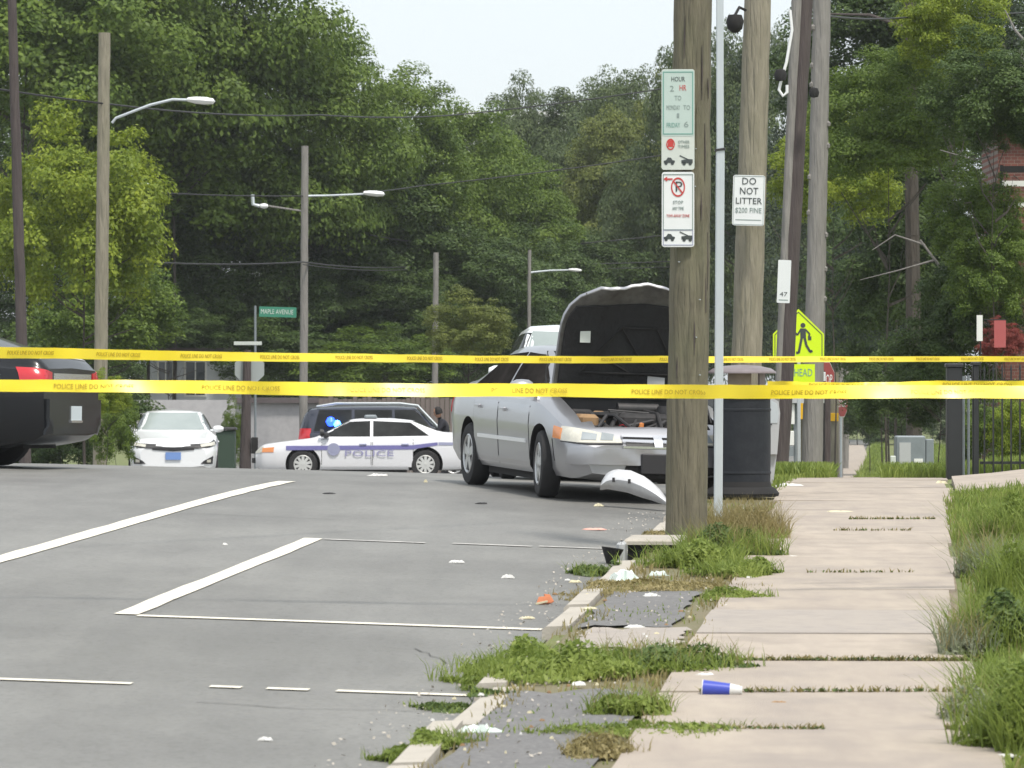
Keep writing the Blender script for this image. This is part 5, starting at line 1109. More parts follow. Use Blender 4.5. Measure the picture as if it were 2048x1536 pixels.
# red banner and ornamental red leaves by the porch
bn = empty('banner', (X_(2000, 58), 58, pz(695, 58)), 0, 'small red and white yard banner on a short pole near the brick house', 'banner')
mb = MB(); mb.box(-.09, .09, -.01, .01, 0, .42); mb.build('cloth', M['banner'], bn); mb = MB(); mb.box(-.36, -.27, -.012, .012, .1, .50); mb.build('white_panel', M['white_trim'], bn); mb = MB(); mb.tube([(-.3, .02, -2.0), (-.3, .02, .55)], .012, 6); mb.tube([(-.3, .02, .43), (.1, .02, .43)], .01, 6); mb.build('pole', M['blackmatte'], bn)
tree(2005, 59, 640, 735, 90, 'D', 'lf_red', 'small red-leaved shrub near the brick house', None, 'bush', 'bush')
tree(1985, 50, 785, 960, 170, 'D', 'lf_mid', 'green shrubs growing behind the iron pickets', None, 'bush', 'bush')
tree(2060, 48, 770, 960, 140, 'D', 'lf_lit', 'bright shrub behind the iron pickets at the right edge', None, 'bush', 'bush')
for i in range(4): tree(1640+i*75, 236+i, 745, 925, 130, 'D', 'lf_dark', ['left', 'second', 'third', 'right'][i]+' bush of the dark row beyond the end of the footpath', 'bushes beyond the end of the footpath', 'bush', 'bush')
tree(110, 88, 800, 985, 190, 'D', 'lf_dark', 'low dark shrub under the rear of the black sedan', None, 'bush', 'bush')
tree(20, 90, 780, 985, 190, 'D', 'lf_dark', 'low dark shrub far left behind the black sedan wheel', None, 'bush', 'bush')
# iron fence on the right
fx0 = X_(1960, 42.2); fz = gz(5.4, 42.2)
ifn = empty('iron_fence', (fx0, 42.2, fz), 0, 'black iron picket fence at the right edge behind the driveway apron', 'fence'); pk = None
for k in range(24):
    if pk is None: mb = MB(); mb.box(-.009, .009, -.009, .009, 0, 1.16); mb.add([(-.016, 0, 1.161), (0, -.016, 1.161), (.016, 0, 1.161), (0, .016, 1.161), (0, 0, 1.24)], [(0, 1, 4), (1, 2, 4), (2, 3, 4), (3, 0, 4)]); pk = mb.build('picket', M['black'], ifn); o = pk
    else: o = pk.copy(); COL.objects.link(o)
    o.location = (.05+k*.10, 0, .06*(k*.1))
for z in (.12, 1.04): mb = MB(); mb.box(0, 2.5, .011, .03, z, z+.03); mb.build('rail', M['black'], ifn)
for px, wd, lab in ((1908, .17, 'thick black gate post, leftmost at the right-hand fence'), (1951, .07, 'thinner black gate post beside the iron pickets')):
    x_ = X_(px, 42.0); gp = empty('gate_post', (x_, 42.0, gz(x_, 42)-.05), 0, lab, 'post'); mb = MB(); mb.rbox(-wd/2, wd/2, -wd/2, wd/2, 0, 1.30, .01); mb.build('shaft', M['black'], gp); mb = MB(); mb.rbox(-wd/2-.015, wd/2+.015, -wd/2-.015, wd/2+.015, 1.301, 1.34, .01); mb.build('cap', M['black'], gp)
for px in (1927, 1937): x_ = X_(px, 42.3); o = MB().tube([(0, 0, -.05), (0, 0, 1.15)], .016, 8).build('pipe_post', M['greybox'], None, True, (x_, 42.3, gz(x_, 42.3))); tag(o, 'slim grey pipe between the two black gate posts, '+('left one' if px == 1927 else 'right one'), 'post')
# grey cabinet and mail items
gc = empty('utility_cabinet', (X_(1822, 56), 56, gz(X_(1822, 56), 56)), 0, 'weathered grey utility cabinet among weeds left of the gate posts', 'cabinet')
mb = MB(); mb.rbox(-.24, .20, -.15, .15, 0, .90, .02); mb.build('casing', M['greybox'], gc); mb = MB(); mb.box(-.19, -.02, -.162, -.151, .12, .80); mb.build('door', M['palegrey'], gc); mb = MB(); mb.box(.03, .16, -.162, -.151, .50, .56); mb.build('label_plate', M['white_trim'], gc)
mb = MB(); mb.rbox(.21, .33, -.1, .1, .3, .85, .01); mb.build('meter_box', M['greybox'], gc)
o = MB().rbox(-.04, .04, -.02, .02, 0, .42, .01).build('marker_stake', M['signold'], None, False, (X_(1786, 55), 55, gz(X_(1786, 55), 55)+.15)); tag(o, 'short pale marker stake left of the grey cabinet', 'stake')
# cluster of roadside items right of the dark leaning pole
def post_thing(name, label, cat, px, d, ytop, wpost, m_, parts, zb=None):
    X = X_(px, d); z0 = gz(X, d); root = empty(name, (X, d, z0), 0, label, cat); h = pz(ytop, d)-z0
    mb = MB(); mb.tube([(0, .03, -.1), (0, .03, h)], wpost, 10); mb.build('post', m_, root, True)
    for nm, mm, (pa, pb_, ya, yb), dy in parts:
        mb = MB(); mb.rbox(X_(pa, d)-X, X_(pb_, d)-X, -dy, 0, pz(yb, d)-z0, pz(ya, d)-z0, .008); mb.build(nm, M[mm], root)
    return root
post_thing('signal_pole', 'olive wooden post with an amber pedestrian signal casing', 'post', 1613, 62, 780, .11, M['pole'], [('signal_casing', 'yellowbox', (1598, 1620, 794, 838), .15)])
post_thing('meter_post', 'grey post carrying white meter housings beside the dark leaning pole', 'post', 1592, 60, 800, .035, M['greybox'], [('upper_housing', 'white_trim', (1573, 1588, 808, 848), .14), ('lower_housing', 'white_trim', (1570, 1587, 862, 890), .14), ('top_cap', 'palegrey', (1576, 1606, 792, 806), .2), ('base_box', 'greybox', (1572, 1586, 892, 912), .14)])
post_thing('control_post', 'dark stubby post with a small white notice, right of the amber signal', 'post', 1635, 64, 742, .13, M['blackmatte'], [('notice', 'signwhite', (1627, 1650, 744, 762), .15), ('lower_notice', 'signold', (1626, 1647, 796, 806), .16)])
post_thing('timber_post', 'brown timber post in the row beyond the crossing sign', 'post', 1652, 70, 790, .09, M['pole_dark'], [])
post_thing('timber_post', 'pale timber post with an orange patch, right end of the row', 'post', 1668, 86, 745, .11, M['pole_pale'], [('orange_patch', 'yellowbox', (1660, 1676, 826, 842), .16)])
# far stop sign seen from behind and beyond
def octagon(root, r, z, m_, y=0., nm='panel'):
    mb = MB(); mb.prism([(r*math.cos(R(22.5+45*k)), z+r*math.sin(R(22.5+45*k))) for k in range(8)], y-.006, y); return mb.build(nm, m_, root)
for px, d, yc, rpx, lab, mm in ((1652, 72, 760, 38, 'half-hidden dark red stop sign above the lower tape, right of the crossing sign', 'stopred'), (1684, 105, 808, 27, 'small distant faded red stop sign near the far footpath', 'stopred')):
    X = X_(px, d); z0 = gz(X, d); rr = rpx/F*d; root = empty('stop_sign', (X, d, z0), R(58 if px < 1670 else 60), lab, 'sign'); octagon(root, rr, pz(yc, d)-z0, M[mm]); octagon(root, rr*1.06, pz(yc, d)-z0, M['signold'], .007, 'rim')
    mb = MB(); text_mb(mb, 'STOP', rr*.75, Matrix.Translation((0, -.008, pz(yc, d)-z0)) @ FRONT, rr*1.35); mb.build('lettering', M['signwhite'], root); mb = MB(); mb.tube([(0, .03, -.1), (0, .03, pz(yc, d)-z0+rr*.9)], .03, 8); mb.build('post', M['galv'], root)
X = X_(499, 92); z0 = gz(X, 92); root = empty('stop_sign', (X, 92, z0), 0, 'grey back of a stop sign on a thick dark post beside the police sedan', 'sign'); octagon(root, .39, pz(738, 92)-z0, M['signback'])
mb = MB(); mb.tube([(-.10, -.14, -.1), (-.08, -.14, 1.2), (-.04, -.12, pz(700, 92)-z0)], [.15, .125, .09], 12); mb.build('post', M['pole_dark'], root, True)
mb = MB(); mb.rbox(.06, .22, -.3, -.12, .55, .95, .02); mb.build('junction_box', M['blackmatte'], root)
mb = MB(); mb.box(-.38, .30, -.03, .03, pz(690, 92)-z0, pz(683, 92)-z0); mb.build('top_bracket', M['signold'], root)
tree(466, 94, 800, 960, 46, 'D', 'lf_mid', 'ivy-grown shrub immediately left of the dark stop sign post', None, 'bush', 'bush')
# green wheelie container between the white sedan and stop sign post
wb_ = empty('wheeled_bin', (X_(452, 86), 86, gz(X_(452, 86), 86)), 0, 'dark green wheeled bin right of the white sedan', 'bin'); mb = MB(); mb.rbox(-.22, .22, -.2, .2, .1, 1.05, .03); mb.build('body', mat('bin_green', (.03, .055, .035), .6), wb_); mb = MB(); mb.rbox(-.25, .25, -.25, .23, 1.06, 1.12, .03); mb.build('lid', M['trim'], wb_)
# person in black behind the boot of the police saloon
px_, d_ = 878, 92.3; X = X_(px_, d_); z0 = gz(X, d_)
me = bpy.data.meshes.new('body'); J = {'pelvis': (.14, 0, .93), 'belly': (.13, -.02, 1.08), 'chest': (.10, -.03, 1.26), 'neck': (.03, -.05, 1.39), 'head0': (.0, -.06, 1.46), 'ls': (.10, -.20, 1.30), 'rs': (.12, .17, 1.30), 'le': (-.02, -.30, 1.10), 'lh': (-.20, -.26, 1.02), 're': (.05, .28, 1.08), 'rh': (-.1, .26, .98), 'lhip': (.14, -.09, .88), 'rhip': (.15, .09, .88), 'lk': (.09, -.10, .48), 'rk': (.15, .10, .48), 'la': (.14, -.10, .08), 'ra': (.20, .10, .08), 'lt': (.02, -.11, .04), 'rt': (.08, .11, .04)}
K = list(J); E = [('pelvis', 'belly'), ('belly', 'chest'), ('chest', 'neck'), ('neck', 'head0'), ('chest', 'ls'), ('chest', 'rs'), ('ls', 'le'), ('le', 'lh'), ('rs', 're'), ('re', 'rh'), ('pelvis', 'lhip'), ('pelvis', 'rhip'), ('lhip', 'lk'), ('rhip', 'rk'), ('lk', 'la'), ('rk', 'ra'), ('la', 'lt'), ('ra', 'rt')]
RAD = dict(pelvis=.15, belly=.15, chest=.17, neck=.065, head0=.06, ls=.085, rs=.085, le=.05, lh=.035, re=.05, rh=.035, lhip=.10, rhip=.10, lk=.065, rk=.065, la=.045, ra=.045, lt=.04, rt=.04)
me.from_pydata([J[k] for k in K], [(K.index(a), K.index(b)) for a, b in E], []); ob = bpy.data.objects.new('body', me); COL.objects.link(ob)
md = ob.modifiers.new('skin', 'SKIN'); 
for i, k in enumerate(K): me.skin_vertices[0].data[i].radius = (RAD[k], RAD[k]); me.skin_vertices[0].data[i].use_root = (k == 'pelvis')
md2 = ob.modifiers.new('sub', 'SUBSURF'); md2.levels = 2
dg = bpy.context.evaluated_depsgraph_get(); m2 = bpy.data.meshes.new_from_object(ob.evaluated_get(dg)); ob.modifiers.clear(); ob.data = m2; m2.materials.clear(); m2.materials.append(M['cloth']); m2.polygons.foreach_set('use_smooth', [True]*len(m2.polygons))
per = empty('person', (X, d_, z0), 0, 'person in black clothes leaning behind the boot of the white police sedan', 'person'); ob.parent = per
mt = Matrix.Translation((-.035, -.07, 1.56)) @ Matrix.Rotation(R(-15), 4, 'Y')
mb = MB(); mb.lathe([(0, -.135), (.045, -.125), (.07, -.07), (.082, 0), (.078, .06), (.05, .11), (0, .13)], 16, mt @ Matrix.Scale(1.15, 4, (1, 0, 0))); mb.add([mt @ Vector(p) for p in ((-.085, 0, .02), (-.12, -.012, -.025), (-.12, .012, -.025), (-.088, 0, -.035))], [(0, 1, 2), (1, 3, 2), (0, 3, 1), (0, 2, 3)])
for s_ in (-1, 1): mb.lathe([(0, .012), (.02, .006), (.022, 0), (0, -.01)], 8, mt @ Matrix.Translation((.015, s_*.082, 0)) @ Matrix.Rotation(R(90), 4, 'X'))
hd = mb.build('head', M['skin'], per, True)
mb = MB(); mb.lathe([(.088, -.05), (.096, 0), (.092, .06), (.06, .125), (0, .148)], 16, mt @ Matrix.Translation((.022, 0, .0)) @ Matrix.Scale(1.1, 4, (1, 0, 0))); mb.build('hair', M['hair'], per, True)
for s_ in (-1, 1): mb = MB(); mb.lathe([(0, .006), (.009, 0), (0, -.006)], 8, mt @ Matrix.Translation((-.086, s_*.03, .015))); mb.build('eye', M['hair'], hd, True)
mb = MB(); mb.box(-.088, -.08, -.022, .022, -.072, -.062, mt); mb.build('mouth', M['redlens'], hd)

# pole row with lamps on the left
lampseg = []
def lamp_pole(px_t, y_t, px_b, d, r, m_, label, lamp=None, arm=None, group='street lamp poles along the left side'):
    root, f = wood_pole(px_t, y_t, px_b, d, r, r*.8, M[m_], label, zb=gz(X_(px_b, d), d)-.2)
    loc = root.location
    if arm: mb = MB(); mb.tube([at(a, b, d)-loc for a, b in arm], [.035, .03, .026, .024][:len(arm)] if len(arm) <= 4 else .028, 8); mb.build('arm', M['galv'], root, True)
    if lamp:
        a, b, w_, h_ = lamp; c0 = at(a, b, d)-loc; L = w_/F*d; hh = h_/F*d
        mb = MB(); mb.lathe([(0, -L/2), (hh*.30, -L/2+.02), (hh*.5, -L*.2), (hh*.55, L*.15), (hh*.4, L*.42), (0, L/2)], 12, Matrix.Translation(c0) @ Matrix.Rotation(R(94), 4, 'Y') @ Matrix.Scale(1.5, 4, (0, 1, 0))); mb.build('lamp_head', M['alu'], root, True)
    return root
lamp_pole(209, 66, 199, 75, .145, 'pole_pale', 'lone pale wooden pole on the left with a curved street lamp arm', (402, 201, 58, 14), [(224, 246), (232, 236), (300, 210), (345, 199), (380, 200)])
lamp_pole(610, 292, 606, 115, .135, 'pole_grey', 'grey wooden pole with a street lamp, second along the left side', (748, 387, 44, 11), [(612, 392), (660, 391), (730, 388)])
lamp_pole(872, 505, 868, 121, .11, 'pole_grey', 'shorter grey pole, third along the left side', None, None)
lamp_pole(960, 440, 1045, 165, .05, 'pole_grey', 'thin pole with a small street lamp above the crashed sedan', (982, 464, 32, 8), [(958, 455), (962, 470), (985, 466)]) if False else None
lamp_pole(1059, 500, 1056, 130, .075, 'pole_grey', 'slender distant pole left of the raised bonnet', (1150, 540, 28, 6), [(1060, 545), (1100, 541), (1140, 540)])
lamp_pole(1312, 540, 1312, 190, .12, 'pole_grey', 'distant pole showing just left of the nearest pole', None, None)
for (px, py, w_, h_, d, lab) in ((982, 464, 32, 9, 150, 'small street lamp head above the third pole'), (528, 412, 18, 12, 118, 'small lamp bracket left of the second lamp pole')):
    root = empty('street_lamp', at(px, py, d), 0, lab, 'street lamp'); L = w_/F*d; mb = MB(); mb.lathe([(0, -L/2), (.06, -L*.4), (.09, 0), (.06, L*.4), (0, L/2)], 10, Matrix.Rotation(R(92), 4, 'Y')); mb.build('lamp_head', M['alu'], root, True)
    mb = MB(); mb.tube([(-L/2, 0, 0), (-L/2-.2, 0, .05), (-L/2-.22, 0, .36)], .06, 8); mb.build('bracket', M['galv'], root, True)
    mb = MB(); xa = X_(870 if px > 900 else 604, d)-root.location.x; mb.tube([(-L/2-.2 if px > 900 else L/2, 0, .0), (xa, .2, -.15)], .03, 6); mb.build('arm', M['pole_grey'], root, True)
r_, f_ = wood_pole(22, -60, 52, 70, .115, .08, M['pole_dark'], 'thin dark leaning trunk-like pole at the far left', zb=gz(X_(52, 70), 70)-.2)
# far right pole row with lamp
for i, (pt, yt, pb2, d, lab) in enumerate(((1664, 540, 1668, 120, 'first of the grey poles receding above the far footpath'), (1682, 552, 1678, 140, 'second of the grey poles receding above the far footpath'), (1698, 568, 1690, 165, 'third of the grey poles receding above the far footpath'))):
    r_, f_ = wood_pole(pt, yt, pb2, d, .15, .12, M['pole_grey'], lab, zb=gz(X_(pb2, d), d)-.2, group='grey poles above the far footpath')
    if i == 1:
        loc = r_.location; mb = MB(); mb.tube([at(1683, 622, d)-loc, at(1712, 604, d)-loc, at(1722, 600, d)-loc], .03, 6); mb.tube([at(1683, 594, d)-loc, at(1722, 599, d)-loc], .03, 6); mb.build('arm', M['galv'], r_, True)
        c0 = at(1733, 600, d)-loc; mb = MB(); mb.lathe([(0, -.22), (.07, -.15), (.09, .1), (0, .22)], 10, Matrix.Translation(c0) @ Matrix.Rotation(R(90), 4, 'Y')); mb.build('lamp_head', M['alu'], r_, True)
# green street name sign
X = X_(547, 95); z0 = gz(X, 95); root = empty('street_name_sign', (X, 95, z0), R(4), 'green street name sign left of the second lamp pole', 'sign'); zc = pz(624, 95)-z0
mb = MB(); mb.box(-.47, .47, -.006, 0, zc-.13, zc+.13, Matrix.Rotation(R(1.5), 4, 'Y')); mb.build('panel', M['greensign'], root)
mb = MB(); text_mb(mb, 'MAPLE AVENUE', .17, Matrix.Rotation(R(1.5), 4, 'Y') @ Matrix.Translation((-.02, -.009, zc)) @ FRONT, .82); mb.build('lettering', M['signold'], root)
mb = MB(); mb.tube([(-.46, .03, -.1), (-.46, .03, zc+.16)], .03, 8); mb.build('post', M['greybox'], root)
# wires
def wire(label, pts, r=.014):
    """pts (px, py, d)"""
    P_ = []; A = [at(*p) for p in pts]
    for a, b in zip(A, A[1:]):
        L = (b-a).length
        for k in range(8): t = k/8; P_.append(a.lerp(b, t)-Vector((0, 0, .25*L/20*4*t*(1-t)*.5)))
    P_.append(A[-1]); loc = A[0]; mb = MB(); mb.tube([p-loc for p in P_], r, 5); o = mb.build('overhead_wire', M['trim'], None, True, loc); tag(o, label, 'wire', 'overhead wires')
wire('topmost overhead wire crossing the sky gap', [(-80, 165, 72), (215, 208, 75), (640, 230, 90), (960, 225, 105), (1400, 165, 110)], .020)
wire('thin wire from the left edge past the street lamp arm', [(-60, 170, 78), (190, 205, 79)], .012)
wire('wire running right from the second lamp pole, upper', [(310, 385, 110), (610, 392, 115), (840, 372, 125), (1340, 308, 130)], .022)
wire('pair of low wires, upper strand behind the third pole', [(230, 520, 100), (606, 524, 114), (870, 528, 139), (1400, 520, 150)], .024)
wire('pair of low wires, lower strand behind the third pole', [(606, 529, 114), (870, 534, 139), (1400, 532, 150)], .018)
wire('sagging wire right of the dark gap, upper', [(740, 470, 130), (930, 492, 140), (1100, 492, 150), (1400, 462, 150)], .024)
wire('sagging wire above the white SUV roof', [(900, 497, 140), (1056, 500, 170), (1400, 488, 175)], .02)
wire('wire at the top right between dark pole and conifer', [(1640, 30, 62), (1860, 28, 75), (2100, 22, 80)], .018)
# ------------------------------------------------ weeds, grass
def gk(X, Y): return gz(X, Y, 'road' if X-SL*Y < -1.95 else 'verge')
def ground_pt(u, d, kind='verge'): X = u+SL*d; return Vector((X, d, gk(X, d)))
def inv(px, py, kind='verge', off=0.):
    """ground point seen at a picture position"""
    best = None
    for q in np.arange(10, 46, .05):
        X = X_(px, q); z = gz(X, q, kind if X-SL*q > -1.9 else 'road')+off; y = 768+(EYE-z)/q*F
        e = abs(y-py)
        if best is None or e < best[0]: best = (e, q, X, z)
    return Vector((best[2], best[1], best[3]))
def blades(pts, h, wd, g, lean=.45):
    """pts (N,3) -> two quads per blade"""
    N = len(pts); a = g.uniform(0, 2*np.pi, N); hh = h*g.uniform(.45, 1.2, N); w_ = wd*g.uniform(.6, 1.2, N)
    dx = np.stack([np.cos(a), np.sin(a), np.zeros(N)], 1)*w_[:, None]*.5; b = g.uniform(0, 2*np.pi, N); L = hh*lean*g.uniform(.2, 1.3, N)
    l1 = np.stack([np.cos(b)*L*.3, np.sin(b)*L*.3, hh*.55], 1); l2 = np.stack([np.cos(b)*L, np.sin(b)*L, hh*.95], 1)
    return np.concatenate([np.stack([pts-dx, pts+dx, pts+l1+dx*.8, pts+l1-dx*.8], 1), np.stack([pts+l1-dx*.8, pts+l1+dx*.8, pts+l2+dx*.1, pts+l2-dx*.1], 1)])
def scatter(regions, g, kind='verge', dz=-.01):
    """regions [(u0,u1,d0,d1,n)]"""
    P = []
    for u0, u1, d0, d1, n_ in regions:
        for _ in range(n_):
            q = g.uniform(d0, d1); u = g.uniform(u0, u1); P.append(tuple(ground_pt(u, q, kind)+Vector((0, 0, dz))))
    return np.array(P)
def grass(name, regions, h, wd, m_, seed, kind='verge', lean=.45, clump=None):
    g = np.random.default_rng(seed); P = scatter(regions, g, kind)
    if clump:
        keep = (np.sin(P[:, 0]*clump+seed)*np.sin(P[:, 1]*clump*.7+seed*2)+g.normal(size=len(P))*.35) > .1; P = P[keep]
    return quads(name, blades(P, h, wd, g, lean), M[m_], None, 'stuff')
def weed(px, py, rad, hgt, n_, m_, leaf, label, seed, stems=10, cat='weeds', elong=1., ang=0., dry=0., kind='verge', flat=1.):
    """a leafy clump standing at picture position (px,py)"""
    g = np.random.default_rng(seed); c0 = inv(px, py, kind); root = empty('weed_clump', c0, 0, label, cat)
    n_ = int(n_*1.7); leaf = leaf*.74; th = g.uniform(0, 2*np.pi, n_); r = rad*np.sqrt(g.random(n_))*(1+.22*np.sin(3*th+seed)+.14*np.sin(7*th+seed*2)); x = np.cos(th)*r*elong; y = np.sin(th)*r
    x, y = x*math.cos(ang)-y*math.sin(ang), x*math.sin(ang)+y*math.cos(ang)
    bump_ = .55+.45*np.sin(x*11+seed)*np.sin(y*9+seed*1.7); top = hgt*np.sqrt(np.maximum(.05, 1-(r/rad)**2))*bump_
    z = top*g.random(n_)**.8*flat
    zg = np.array([gk(c0.x+a, c0.y+b)-c0.z for a, b in zip(x, y)])
    C = np.stack([x, y, z+zg], 1); N_ = np.stack([x/rad*.7, y/rad*.7, np.ones(n_)*.8], 1)+g.normal(size=(n_, 3))*.5
    kb = int(n_*.22); bp_ = np.stack([x[:kb]*1.12, y[:kb]*1.12, zg[:kb]], 1); quads('grass_blades', blades(bp_, hgt*.72, .007, g, .8), M['lf_weed' if m_ in ('lf_weed', 'lf_weed2') else m_], root, 'stuff')
    k = int(n_*dry*.4); quads('foliage', leafquads(C[k:], N_[k:], g.uniform(.6, 1.4, n_-k)*leaf, .55, g), M[m_], root)
    if k: quads('dry_stalks', blades(C[:k]*np.array([1, 1, .2]), hgt*1.05, .005, g, .5), M['lf_dry'], root, 'stuff')
    mb = MB()
    for s_ in range(stems): i = g.integers(0, n_); mb.tube([(C[i][0]*.6, C[i][1]*.6, zg[i]), tuple((C[i]*.5+np.array([C[i][0]*.4, C[i][1]*.4, 0]))), tuple(C[i])], [.004, .003, .0015], 4)
    mb.build('stem', M['lf_weed2'], root)['kind'] = 'stuff'
    return root
# leafy clumps, near to far
weed(1130, 1345, .42, .17, 2600, 'lf_weed', .050, 'long low green weed row crossing the verge, its left part by the kerb', 1, elong=1.35, kind='verge')
weed(1330, 1335, .30, .16, 1500, 'lf_weed2', .048, 'darker weeds at the right end of the low row, against the pavement', 2, elong=1.2, dry=.12)
weed(1010, 1340, .22, .13, 900, 'lf_weed', .045, 'bright weed tuft spilling over the kerb, left end of the low row', 3)
weed(1265, 1425, .17, .15, 900, 'lf_weed', .040, 'small upright weed tuft on the verge beside the pavement edge', 4, dry=.1)
weed(1290, 1465, .24, .06, 900, 'lf_weed', .036, 'flat weed mat reaching onto the nearest pavement slab', 5, elong=1.7)
weed(850, 1525, .16, .09, 900, 'lf_weed', .040, 'low weeds on the kerb at the bottom edge', 6, elong=1.2)
weed(915, 1420, .13, .05, 500, 'lf_weed2', .034, 'sparse weeds on the kerb above the crumpled white bag', 7, elong=1.6)
weed(1200, 1510, .16, .09, 500, 'lf_dry', .036, 'dry tuft at the bottom edge where verge meets pavement', 8, dry=.35)
weed(1455, 1110, .32, .27, 4000, 'lf_weed2', .050, 'tall bushy weeds right of the nearest pole foot', 9, stems=24, dry=.1)
weed(1490, 1075, .30, .27, 2600, 'lf_dry', .036, 'tall brownish seeding weeds between nearest pole and pavement', 10, stems=30, dry=.5)
weed(1400, 1130, .30, .22, 2600, 'lf_weed', .045, 'green weeds in front of the nearest pole foot', 11, stems=14)
weed(1475, 1150, .26, .16, 1800, 'lf_weed', .042, 'low bright weeds at the pavement edge below the bushy ones', 12)
weed(1185, 1150, .15, .12, 700, 'lf_weed2', .040, 'small dark-green weed on the kerb left of the white rubbish bag', 13)
weed(1290, 1175, .42, .06, 1300, 'lf_dry', .034, 'yellowish creeping weeds round the white rubbish bag', 14, elong=1.3)
weed(1470, 1195, .20, .08, 700, 'lf_weed', .036, 'yellow-green weeds on the pavement edge above the wide slab', 15)
weed(1330, 1070, .26, .05, 600, 'lf_dry', .032, 'thin dry growth on the kerb left of the nearest pole', 16, elong=.7)
# right-hand weeds
weed(1990, 1300, .24, .36, 2300, 'lf_weed2', .050, 'dark leafy weeds leaning over the right edge of the wide slab', 20, stems=26)
weed(1925, 1310, .13, .26, 700, 'lf_pale', .040, 'pale seeding weed sticking out over the pavement on the right', 21, stems=18, dry=.2)
weed(2065, 1200, .30, .50, 3000, 'lf_weed', .050, 'tall green weeds along the right edge, middle height', 22, stems=26)
weed(1975, 1150, .18, .34, 1100, 'lf_pale', .036, 'whitish flowering weed right of the pavement, above the dark leafy ones', 23, stems=20, dry=.15)
weed(2040, 1080, .34, .42, 2800, 'lf_weed', .046, 'green weeds under the driveway apron at the right edge', 24, stems=20)
weed(2095, 1500, .28, .42, 2800, 'lf_weed', .045, 'nearest bright weeds at the bottom right corner', 25, stems=20)
weed(1985, 1470, .13, .12, 900, 'lf_weed2', .038, 'low dark weeds beside the pavement at lower right', 26)
weed(1940, 1440, .14, .18, 400, 'lf_pale', .034, 'wispy pale weeds above the lower right slab corner', 27, stems=16, dry=.3)
# grasses
g = np.random.default_rng(31)
grass('grass', [(.62, 1.7, 12, 17.5, 3800), (.66, 2.2, 17, 26, 2600)], .22, .011, 'lf_weed', 40, lean=.6)
grass('grass', [(.48, 1.8, 22, 35.3, 9000)], .11, .012, 'lf_weed', 41)
grass('grass', [(.40, 2.4, 12, 22, 15000), (.40, 2.0, 22, 34, 6000)], .085, .010, 'lf_weed', 47)
grass('dry_grass', [(.40, 2.2, 12, 34, 3500)], .10, .007, 'lf_dry', 48)
weed(2030, 1400, .24, .30, 1800, 'lf_weed', .042, 'bright weeds above the bottom right corner clump', 28, stems=14)
weed(1960, 1040, .16, .14, 900, 'lf_weed', .040, 'short bright weeds beside the pavement below the apron', 29)
weed(2000, 1240, .16, .26, 1100, 'lf_weed2', .045, 'leafy weed filling the gap on the right bank', 30, stems=12)
grass('dry_grass', [(-1.80, -1.1, 23.2, 34, 4200), (-1.80, -1.1, 17.2, 19.4, 900), (-1.85, -1.65, 11, 24, 900), (-1.2, -1.02, 9, 34, 1500)], .05, .010, 'lf_dry', 42, clump=5)
grass('grass', [(-1.80, -1.02, 9, 34, 3600)], .035, .011, 'lf_weed', 43, clump=4)
grass('grass', [(-1.75, -.80, 42.5, 48, 8000), (-.20, 2.4, 42.5, 50, 14000)], .19, .022, 'lf_weed', 44)
grass('grass', [(-1.8, -1.1, 35.5, 43, 1600)], .07, .014, 'lf_weed', 45)
grass('grass', [(-1.6, -.7, 118, 230, 2500), (1., 3, 118, 228, 3500)], .3, .05, 'lf_weed', 46)
# tufts in the slab joints
P = []
g = np.random.default_rng(50)
for e, lo, hi, n_ in ((edges[7] if False else 19.05, -1.05, .4, 520), (17.55, -.9, .3, 220), (14.9, -.9, -.3, 120), (14.9, .2, .5, 60), (31.2, -.4, .3, 160), (25.2, -.6, .1, 60), (29., -.5, .1, 60)):
    ej = min(edges, key=lambda q: abs(q-e))
    for _ in range(n_): u = g.uniform(lo, hi); P.append(tuple(ground_pt(u, ej+g.uniform(-.02, .03))+Vector((0, 0, .005))))
quads('joint_weeds', blades(np.array(P), .035, .012, g, .8), M['lf_dry'], None, 'stuff')
P2 = np.array(P)[::2]; quads('joint_weeds', leafquads(P2+np.array([0, 0, .015]), g.normal(size=P2.shape)*.4+np.array([0, 0, 1]), .03*np.ones(len(P2)), .6, g), M['lf_weed2'], None, 'stuff')
# debris grit on verge tarmac and road edge
P = []
for _ in range(1400):
    q = g.uniform(10, 33); u = g.choice([g.uniform(-1.8, -1.1), g.uniform(-2.35, -1.96)]); kk = 'road' if u < -1.95 else 'verge'; P.append(tuple(ground_pt(u, q, kk)+Vector((0, 0, .012))))
P = np.array(P); quads('grit', leafquads(P, g.normal(size=P.shape)*.5+np.array([0, -.2, 1]), g.uniform(.006, .026, len(P)), .7, g), M['kerb'], None, 'stuff')

# ------------------------------------------------ litter
def crumple(px, py, wpx, hpx, m_, label, cat='litter', name='litter', seed=0, kind='verge', flat=.5):
    c0 = inv(px, py, kind); s_ = c0.y/F; w_ = wpx*s_; h_ = max(.010, hpx*s_*.62); g = np.random.default_rng(seed+int(px))
    n1, n2 = 9, 7; P = []; ph = g.uniform(0, 6)
    for i in range(n1):
        row = []
        for j in range(n2):
            a, b = i/(n1-1)*2-1, j/(n2-1)*2-1; k = max(0, 1-max(abs(a), abs(b))**5)
            row.append(Vector((a*w_/2*(1+g.uniform(-.22, .12))*(.8+.3*math.sin(b*4+ph)), b*w_*flat*.5*(1+g.uniform(-.25, .15)), h_*k*g.uniform(.25, 1.05)+.006)))
        P.append(row)
    mb = MB(); mb.grid(P, [[p-Vector((0, 0, .004)) for p in r] for r in P]); o = mb.build(name, M[m_], None, False, c0); o.rotation_euler = (0, 0, g.uniform(-.3, .3)); tag(o, label, cat); return o
